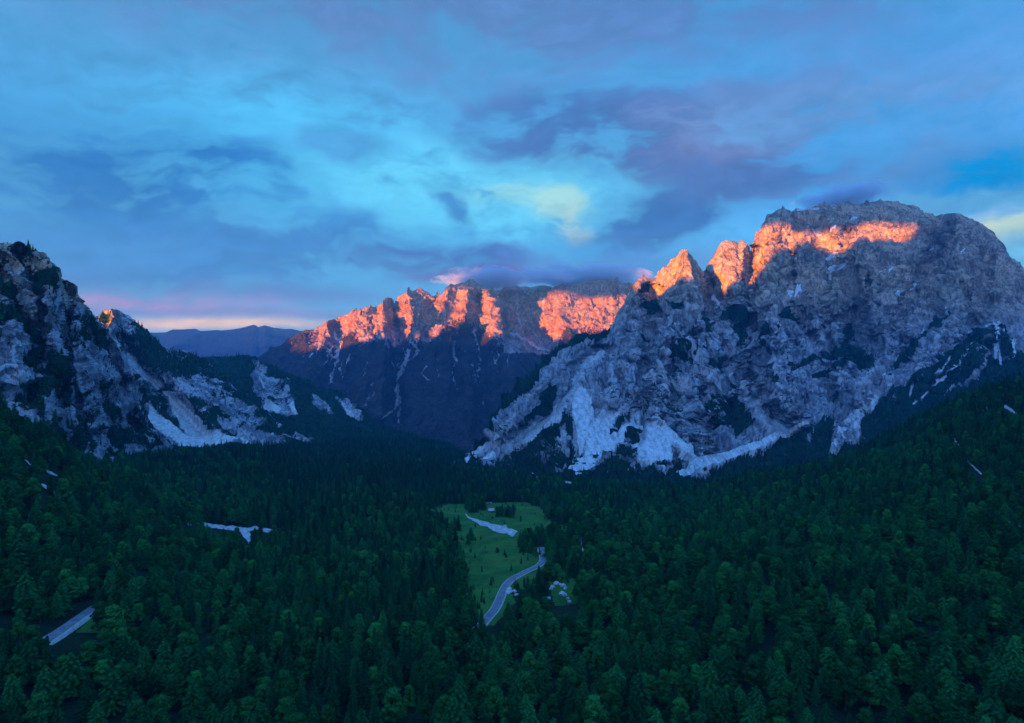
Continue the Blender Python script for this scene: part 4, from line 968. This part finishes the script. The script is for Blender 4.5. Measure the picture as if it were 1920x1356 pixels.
for k, p in enumerate(PROTO):
    if len(p.get('obj', {})) < 2: continue
    cmpn = N.node('FunctionNodeCompare', data_type='INT', operation='EQUAL')
    ii = [s_ for s_ in cmpn.inputs if s_.type == 'INT']; N.l.new(vv, ii[0]); ii[1].default_value = k
    jt = N.node('GeometryNodeJoinGeometry')
    for part in ('crown', 'trunk'):
        oi = N.node('GeometryNodeObjectInfo', transform_space='ORIGINAL'); oi.inputs['Object'].default_value = p['obj'][part]
        oi.inputs['As Instance'].default_value = False
        N.l.new(oi.outputs['Geometry'], jt.inputs[0])
    ip = N.node('GeometryNodeInstanceOnPoints')
    N.l.new(gi_.outputs[0], ip.inputs['Points']); N.l.new(cmpn.outputs[0], ip.inputs['Selection']); N.l.new(jt.outputs[0], ip.inputs['Instance'])
    N.l.new(tn, ip.inputs['Rotation']); N.l.new(sz_, ip.inputs['Scale']); N.l.new(ip.outputs[0], jn.inputs[0])
N.l.new(jn.outputs[0], go_.inputs[0])
md = fo.modifiers.new('scatter', 'NODES'); md.node_group = ng

# ------------------------------------------------------------------ hut and boulders
def box(x0, x1, y0, y1, z0, z1):
    V = np.array([(x, y, z) for z in (z0, z1) for y in (y0, y1) for x in (x0, x1)], float)
    return V, np.array([(0, 2, 3, 1), (4, 5, 7, 6), (0, 1, 5, 4), (2, 6, 7, 3), (0, 4, 6, 2), (1, 3, 7, 5)])
hp = ground_pt(921, 953)[0]
hut = bpy.data.objects.new('hut', None); C.objects.link(hut); hut.location = hp.tolist(); hut.rotation_euler = (0, 0, R(12))
tag(hut, 'tiny pale-roofed hut standing alone on the upper meadow', 'hut')
V, Fq = box(-2.6, 2.6, -1.9, 1.9, -.6, 2.3); link('wall', mesh_np('wall', V, Fq), M_plank, hut)
rv = np.array([(-3.1, -2.5, 1.95), (3.1, -2.5, 1.95), (3.1, 0, 3.9), (-3.1, 0, 3.9), (3.1, 2.5, 1.95), (-3.1, 2.5, 1.95),
               (-3.1, -2.5, 2.15), (3.1, -2.5, 2.15), (3.1, 0, 4.1), (-3.1, 0, 4.1), (3.1, 2.5, 2.15), (-3.1, 2.5, 2.15)], float)
rf = [(0, 3, 2, 1), (3, 5, 4, 2), (6, 7, 8, 9), (9, 8, 10, 11), (0, 1, 7, 6), (4, 5, 11, 10), (1, 2, 8, 7), (2, 4, 10, 8), (3, 0, 6, 9), (5, 3, 9, 11)]
link('roof', mesh_np('roof', rv, rf), M_roof, hut)
V, Fq = box(.3, 1.3, -1.96, -1.903, -.1, 1.85); link('door', mesh_np('door', V, Fq), M_dark, hut)
V, Fq = box(-1.7, -.8, -1.95, -1.903, .9, 1.6); link('window', mesh_np('window', V, Fq), M_dark, hut)
import bmesh
def boulder(px, py, s_, label, group=None, seed=0, flat=.7):
    bm = bmesh.new(); bmesh.ops.create_icosphere(bm, subdivisions=3, radius=1)
    V = np.array([v.co[:] for v in bm.verts]); n = fbm(V*1.3+seed*7.1+20, 4)
    V2 = V*(1+.55*n)[:, None]; V2 = np.sign(V2)*np.abs(V2)**.85
    for v, c in zip(bm.verts, V2): v.co = (c[0]*s_, c[1]*s_*.8, c[2]*s_*flat)
    me = bpy.data.meshes.new('boulder'); bm.to_mesh(me); bm.free()
    o = link('boulder', me, M_stone); o.location = (ground_pt(px, py)[0]+np.array([0, 0, s_*.22])).tolist(); o.rotation_euler = (0, 0, seed*1.3)
    tag(o, label, 'boulder', group)
RL = ['leftmost boulder of the broken ring right of the road', 'second boulder from the left in the broken ring', 'large boulder at the upper left of the broken ring', 'small boulder at the very top of the broken ring', 'large boulder at the upper right of the broken ring',
      'middle-sized boulder on the right side of the ring', 'largest boulder, low in the middle of the ring', 'boulder just right of the largest ring boulder', 'smallest boulder in the tail below the ring', 'lowest boulder at the end of the tail below the ring']
for k, (px, py, s_) in enumerate([(1033, 1107, 1.3), (1036, 1102, 1.2), (1043, 1096, 1.6), (1050, 1097, .9), (1056, 1100, 1.6), (1060, 1105, 1.2), (1055, 1116, 1.8), (1060, 1118, 1.2), (1065, 1124, 1.0), (1068, 1130, 1.2)]):
    boulder(px, py, s_, 'pale '+RL[k], 'boulders in the ring right of the road', k+1)
boulder(965, 1112, 1.3, 'pale boulder at the edge of the lay-by beside the road', seed=21)
boulder(968, 1118, 1.1, 'small low boulder just below the lay-by boulder', seed=22)
boulder(1012, 1076, 1.1, 'small boulder under the far bend of the road', seed=23)
boulder(947, 983, 1.5, 'pale boulder on the uphill side of the gravel strip', seed=24, flat=1.2)
boulder(1029, 1124, 1.2, 'lone boulder in the grass left of the broken boulder ring', seed=25)

# ------------------------------------------------------------------ unseen ridge behind the camera, crest shaped to cast the valley's shade
ca, sa = math.cos(SUN_A), math.sin(SUN_A)
def st(P):      # across-sun coordinate, along-sun distance, height carried back along the ray
    P = np.atleast_2d(P); s_ = P[:, 0]*ca-P[:, 1]*sa; l_ = P[:, 0]*sa+P[:, 1]*ca
    return s_, P[:, 2]+l_*SE_T
def edge(ms, pts, lim=None):
    pts = np.array(pts, float)
    out = []
    for x, y in pts:
        r = int(np.argmin(np.abs(ms.PX[0]-x))); row = int(np.argmin(np.abs(ms.PY[:, r]-y)))
        s_, t_ = st(ms.P[row, r]); out.append((float(s_[0]), float(t_[0])))
    return out
e_back = edge(backm, [(545, 655), (570, 655), (600, 652), (650, 650), (700, 645), (735, 640), (800, 640), (850, 644), (900, 636), (925, 630), (950, 612)])
e_back += edge(backm, [(975, 570), (1020, 590), (1040, 632), (1060, 640), (1120, 640), (1200, 640)])
e_ms = edge(massif, [(1188, 545), (1205, 542), (1222, 547), (1250, 540), (1270, 527), (1285, 524), (1305, 530), (1330, 542), (1360, 544), (1380, 532), (1405, 520), (1425, 500), (1450, 478), (1480, 462), (1520, 448), (1555, 470), (1575, 472), (1590, 458), (1610, 446), (1650, 444), (1700, 442), (1716, 432), (1735, 400), (1800, 380)])
prof = sorted(e_back)
prof = [(-6000, 520), (prof[0][0]-80, prof[0][1]+60)]+prof
ems = sorted(e_ms)
prof += [(ems[0][0]-60, ems[0][1]+40)]+ems+[(ems[-1][0]+120, ems[-1][1]+160), (ems[-1][0]+2500, ems[-1][1]+320)]
prof = np.array(sorted(prof))
# notch for the small sunlit top on the left mountain
top_s = edge(m2, [(184, 596), (209, 590), (222, 590)])
sg = np.arange(-5600, 3000, 14.0)
tlow = np.interp(sg, prof[:, 0], prof[:, 1])
tlow = np.convolve(np.pad(tlow, 1, 'edge'), [.25, .5, .25], 'valid')
s0, s1 = min(a for a, b in top_s), max(a for a, b in top_s); tn_ = float(np.mean([b for a, b in top_s]))
notch = (sg > s0-45) & (sg < s1+16)
tlow[notch] = np.minimum(tlow[notch], tn_-24)
L0 = -1500.0
rowsL = np.array([-1400, -1150, -850, -600, -400, -250, -130, -60, 0, 60, 150, 300, 520, 800., 860.])
rz = []
for off in rowsL:
    z = tlow-(L0)*(-1)*0+(-L0)*SE_T      # height at the ridge line for the ray of this s
    zz = z-abs(off)*(.62 if off else 0)
    if off in (-1400, 860): zz = np.full(len(sg), -640.0)
    s_ = sg; l_ = L0+off
    X = s_*ca+l_*sa; Y = -s_*sa+l_*ca
    P_ = np.stack([X, Y, zz], -1)
    P_[:, 2] += (fbm(P_/120.0, 4)*30 if off else fbm(P_/60., 3)*5)*1.0
    rz.append(P_)
rz = np.array(rz)
rm = mesh_np('mountain', rz.reshape(-1, 3), grid_faces(rz.shape[0], rz.shape[1]))
for kx in ('veg', 'scree', 'snow'): set_attr(rm, kx, np.full(len(rm.vertices), .3 if kx == 'veg' else 0.))
tag(link('mountain', rm, M_mass), kind='structure')

# ------------------------------------------------------------------ unseen cloud banks behind the camera, undersides shaped to shade the highest tops
e_hi = edge(massif, [(1415, 421), (1450, 419), (1500, 428), (1530, 426), (1545, 430), (1580, 434), (1592, 430), (1620, 423), (1660, 421), (1718, 428)])
e_hb = edge(backm, [(825, 520), (850, 541), (880, 541), (915, 545), (1040, 548), (1100, 552), (1180, 552)])
hp_ = sorted(e_hb)+[(sorted(e_hb)[-1][0]+60, 900.)]+[(sorted(e_hi)[0][0]-70, 1000.), (sorted(e_hi)[0][0]-10, sorted(e_hi)[0][1]+60)]+sorted(e_hi)
hp_ = np.array(hp_)
def cloud_bank(s_a, s_b, name, label):
    sg2 = np.arange(s_a, s_b, 40.0); L1 = -4200.0
    tb = np.interp(sg2, hp_[:, 0], hp_[:, 1])
    ring = []; nth = 18
    for j, s_ in enumerate(sg2):
        e_ = min(1, (s_-s_a)/150+.05, (s_b-s_)/150+.05)
        bot = tb[j]+4200*SE_T+2
        h = 1000*e_; dp = 700*e_
        for k in range(nth):
            th = 2*PI*k/nth; cc, ss = math.cos(th), math.sin(th)
            z = bot+(h*(1+ss)*.5); l_ = L1+dp*cc
            ring.append((s_*ca+l_*sa, -s_*sa+l_*ca, z))
    ring = np.array(ring); ring[:, 2] += np.where(np.tile(np.sin(2*PI*np.arange(nth)/nth), len(sg2)) > -.5, fbm(ring/260., 4)*110, fbm(ring/200., 3)*14)
    Fq = []
    for i in range(len(sg2)-1):
        for k in range(nth): Fq.append([i*nth+k, i*nth+(k+1) % nth, (i+1)*nth+(k+1) % nth, (i+1)*nth+k])
    n0 = len(ring); ring = np.concatenate([ring, [ring[:nth].mean(0)], [ring[-nth:].mean(0)]])
    Ft = []
    for k in range(nth):
        Ft.append([n0, (k+1) % nth, k, k]); o_ = (len(sg2)-1)*nth; Ft.append([n0+1, o_+k, o_+(k+1) % nth, o_+(k+1) % nth])
    me = bpy.data.meshes.new(name)
    me.from_pydata(ring.tolist(), [], [tuple(f) for f in Fq]+[(f[0], f[1], f[2]) for f in Ft]); me.update(); me.shade_smooth()
    m = bpy.data.materials.new('dense_cloud'); m.use_nodes = True; t = NT(m.node_tree); t.n.clear()
    pv = t.node('ShaderNodeVolumePrincipled'); pv.inputs['Density'].default_value = .02; pv.inputs['Color'].default_value = (.9, .88, .9, 1)
    oo = t.node('ShaderNodeOutputMaterial'); t.l.new(pv.outputs[0], oo.inputs['Volume'])
    o = link(name, me, m); tag(o, label, 'cloud', kind='stuff')
cloud_bank(hp_[0][0]-60, float(sorted(e_hb)[-1][0])+80, 'cloud', 'long unseen cloud bank behind the viewpoint, shaped to shade the far tops')
cloud_bank(float(sorted(e_hi)[0][0])-30, float(sorted(e_hi)[-1][0])+400, 'cloud', 'shorter unseen cloud bank towards the sunset, shaped to shade the right-hand summit')

# ------------------------------------------------------------------ cloud caps sitting on the summits
def cap(px0, px1, py0, py1, d0, d1, dens, label, seed):
    x0, x1 = (px0-CX)/F*(d0+d1)/2, (px1-CX)/F*(d0+d1)/2; z1, z0 = (HY-py0)/F*(d0+d1)/2, (HY-py1)/F*(d0+d1)/2
    bm = bmesh.new(); bmesh.ops.create_icosphere(bm, subdivisions=4, radius=1)
    V = np.array([v.co[:] for v in bm.verts]); V = V*(1+.25*fbm(V*2+seed, 3))[:, None]
    c = np.array([(x0+x1)/2, (d0+d1)/2, (z0+z1)/2]); h = np.array([(x1-x0)/2, (d1-d0)/2, (z1-z0)/2])
    for v, q_ in zip(bm.verts, V): v.co = (q_*h).tolist()
    me = bpy.data.meshes.new('cloud'); bm.to_mesh(me); bm.free()
    m = bpy.data.materials.new('cloud_vapour'); m.use_nodes = True; t = NT(m.node_tree); t.n.clear()
    pos = t.node('ShaderNodeTexCoord').outputs['Object']
    nrm = t.vm('DIVIDE', pos, tuple(h)); r = t.vm('LENGTH', nrm)
    n = t.noise(t.vm('MULTIPLY', pos, (1, 1, 1.8)), 1/170., 4, .6)
    f = t.m('SUBTRACT', t.m('ADD', 1.0, t.m('MULTIPLY', t.m('SUBTRACT', n, .5), 2.4)), t.m('MULTIPLY', r, 1.0))
    f = t.ramp(f, .05, .75)
    pv = t.node('ShaderNodeVolumePrincipled'); t.l.new(t.m('MULTIPLY', f, dens), pv.inputs['Density']); pv.inputs['Color'].default_value = (.8, .88, 1, 1)
    oo = t.node('ShaderNodeOutputMaterial'); t.l.new(pv.outputs[0], oo.inputs['Volume'])
    o = link('cloud', me, m); o.location = c.tolist(); tag(o, label, 'cloud', kind='stuff')
cap(815, 1000, 498, 552, 4500, 5300, .018, 'soft grey cloud wrapped round the highest top of the far sunlit range', 1)
cap(950, 1240, 496, 546, 4700, 5700, .018, 'long low cloud lying along the crest at the right end of the far range', 5)
cap(1500, 1660, 346, 396, 2950, 3500, .018, 'small wisp of cloud touching the flat top of the great right-hand mountain', 9)

# ------------------------------------------------------------------ haze over the whole valley
V, Fq = box(-15000, 15000, -3400, 13000, -641, 900)
hz = link('haze', mesh_np('haze', V, Fq)); tag(hz, 'thin blue evening haze filling the valley', 'haze', kind='stuff')
m = bpy.data.materials.new('haze_air'); m.use_nodes = True; t = NT(m.node_tree); t.n.clear()
pv = t.node('ShaderNodeVolumePrincipled'); pv.inputs['Density'].default_value = 5.5e-5; pv.inputs['Color'].default_value = (.10, .50, 1, 1); pv.inputs['Anisotropy'].default_value = 0.0
oo = t.node('ShaderNodeOutputMaterial'); t.l.new(pv.outputs[0], oo.inputs['Volume'])
hz.data.materials.append(m)
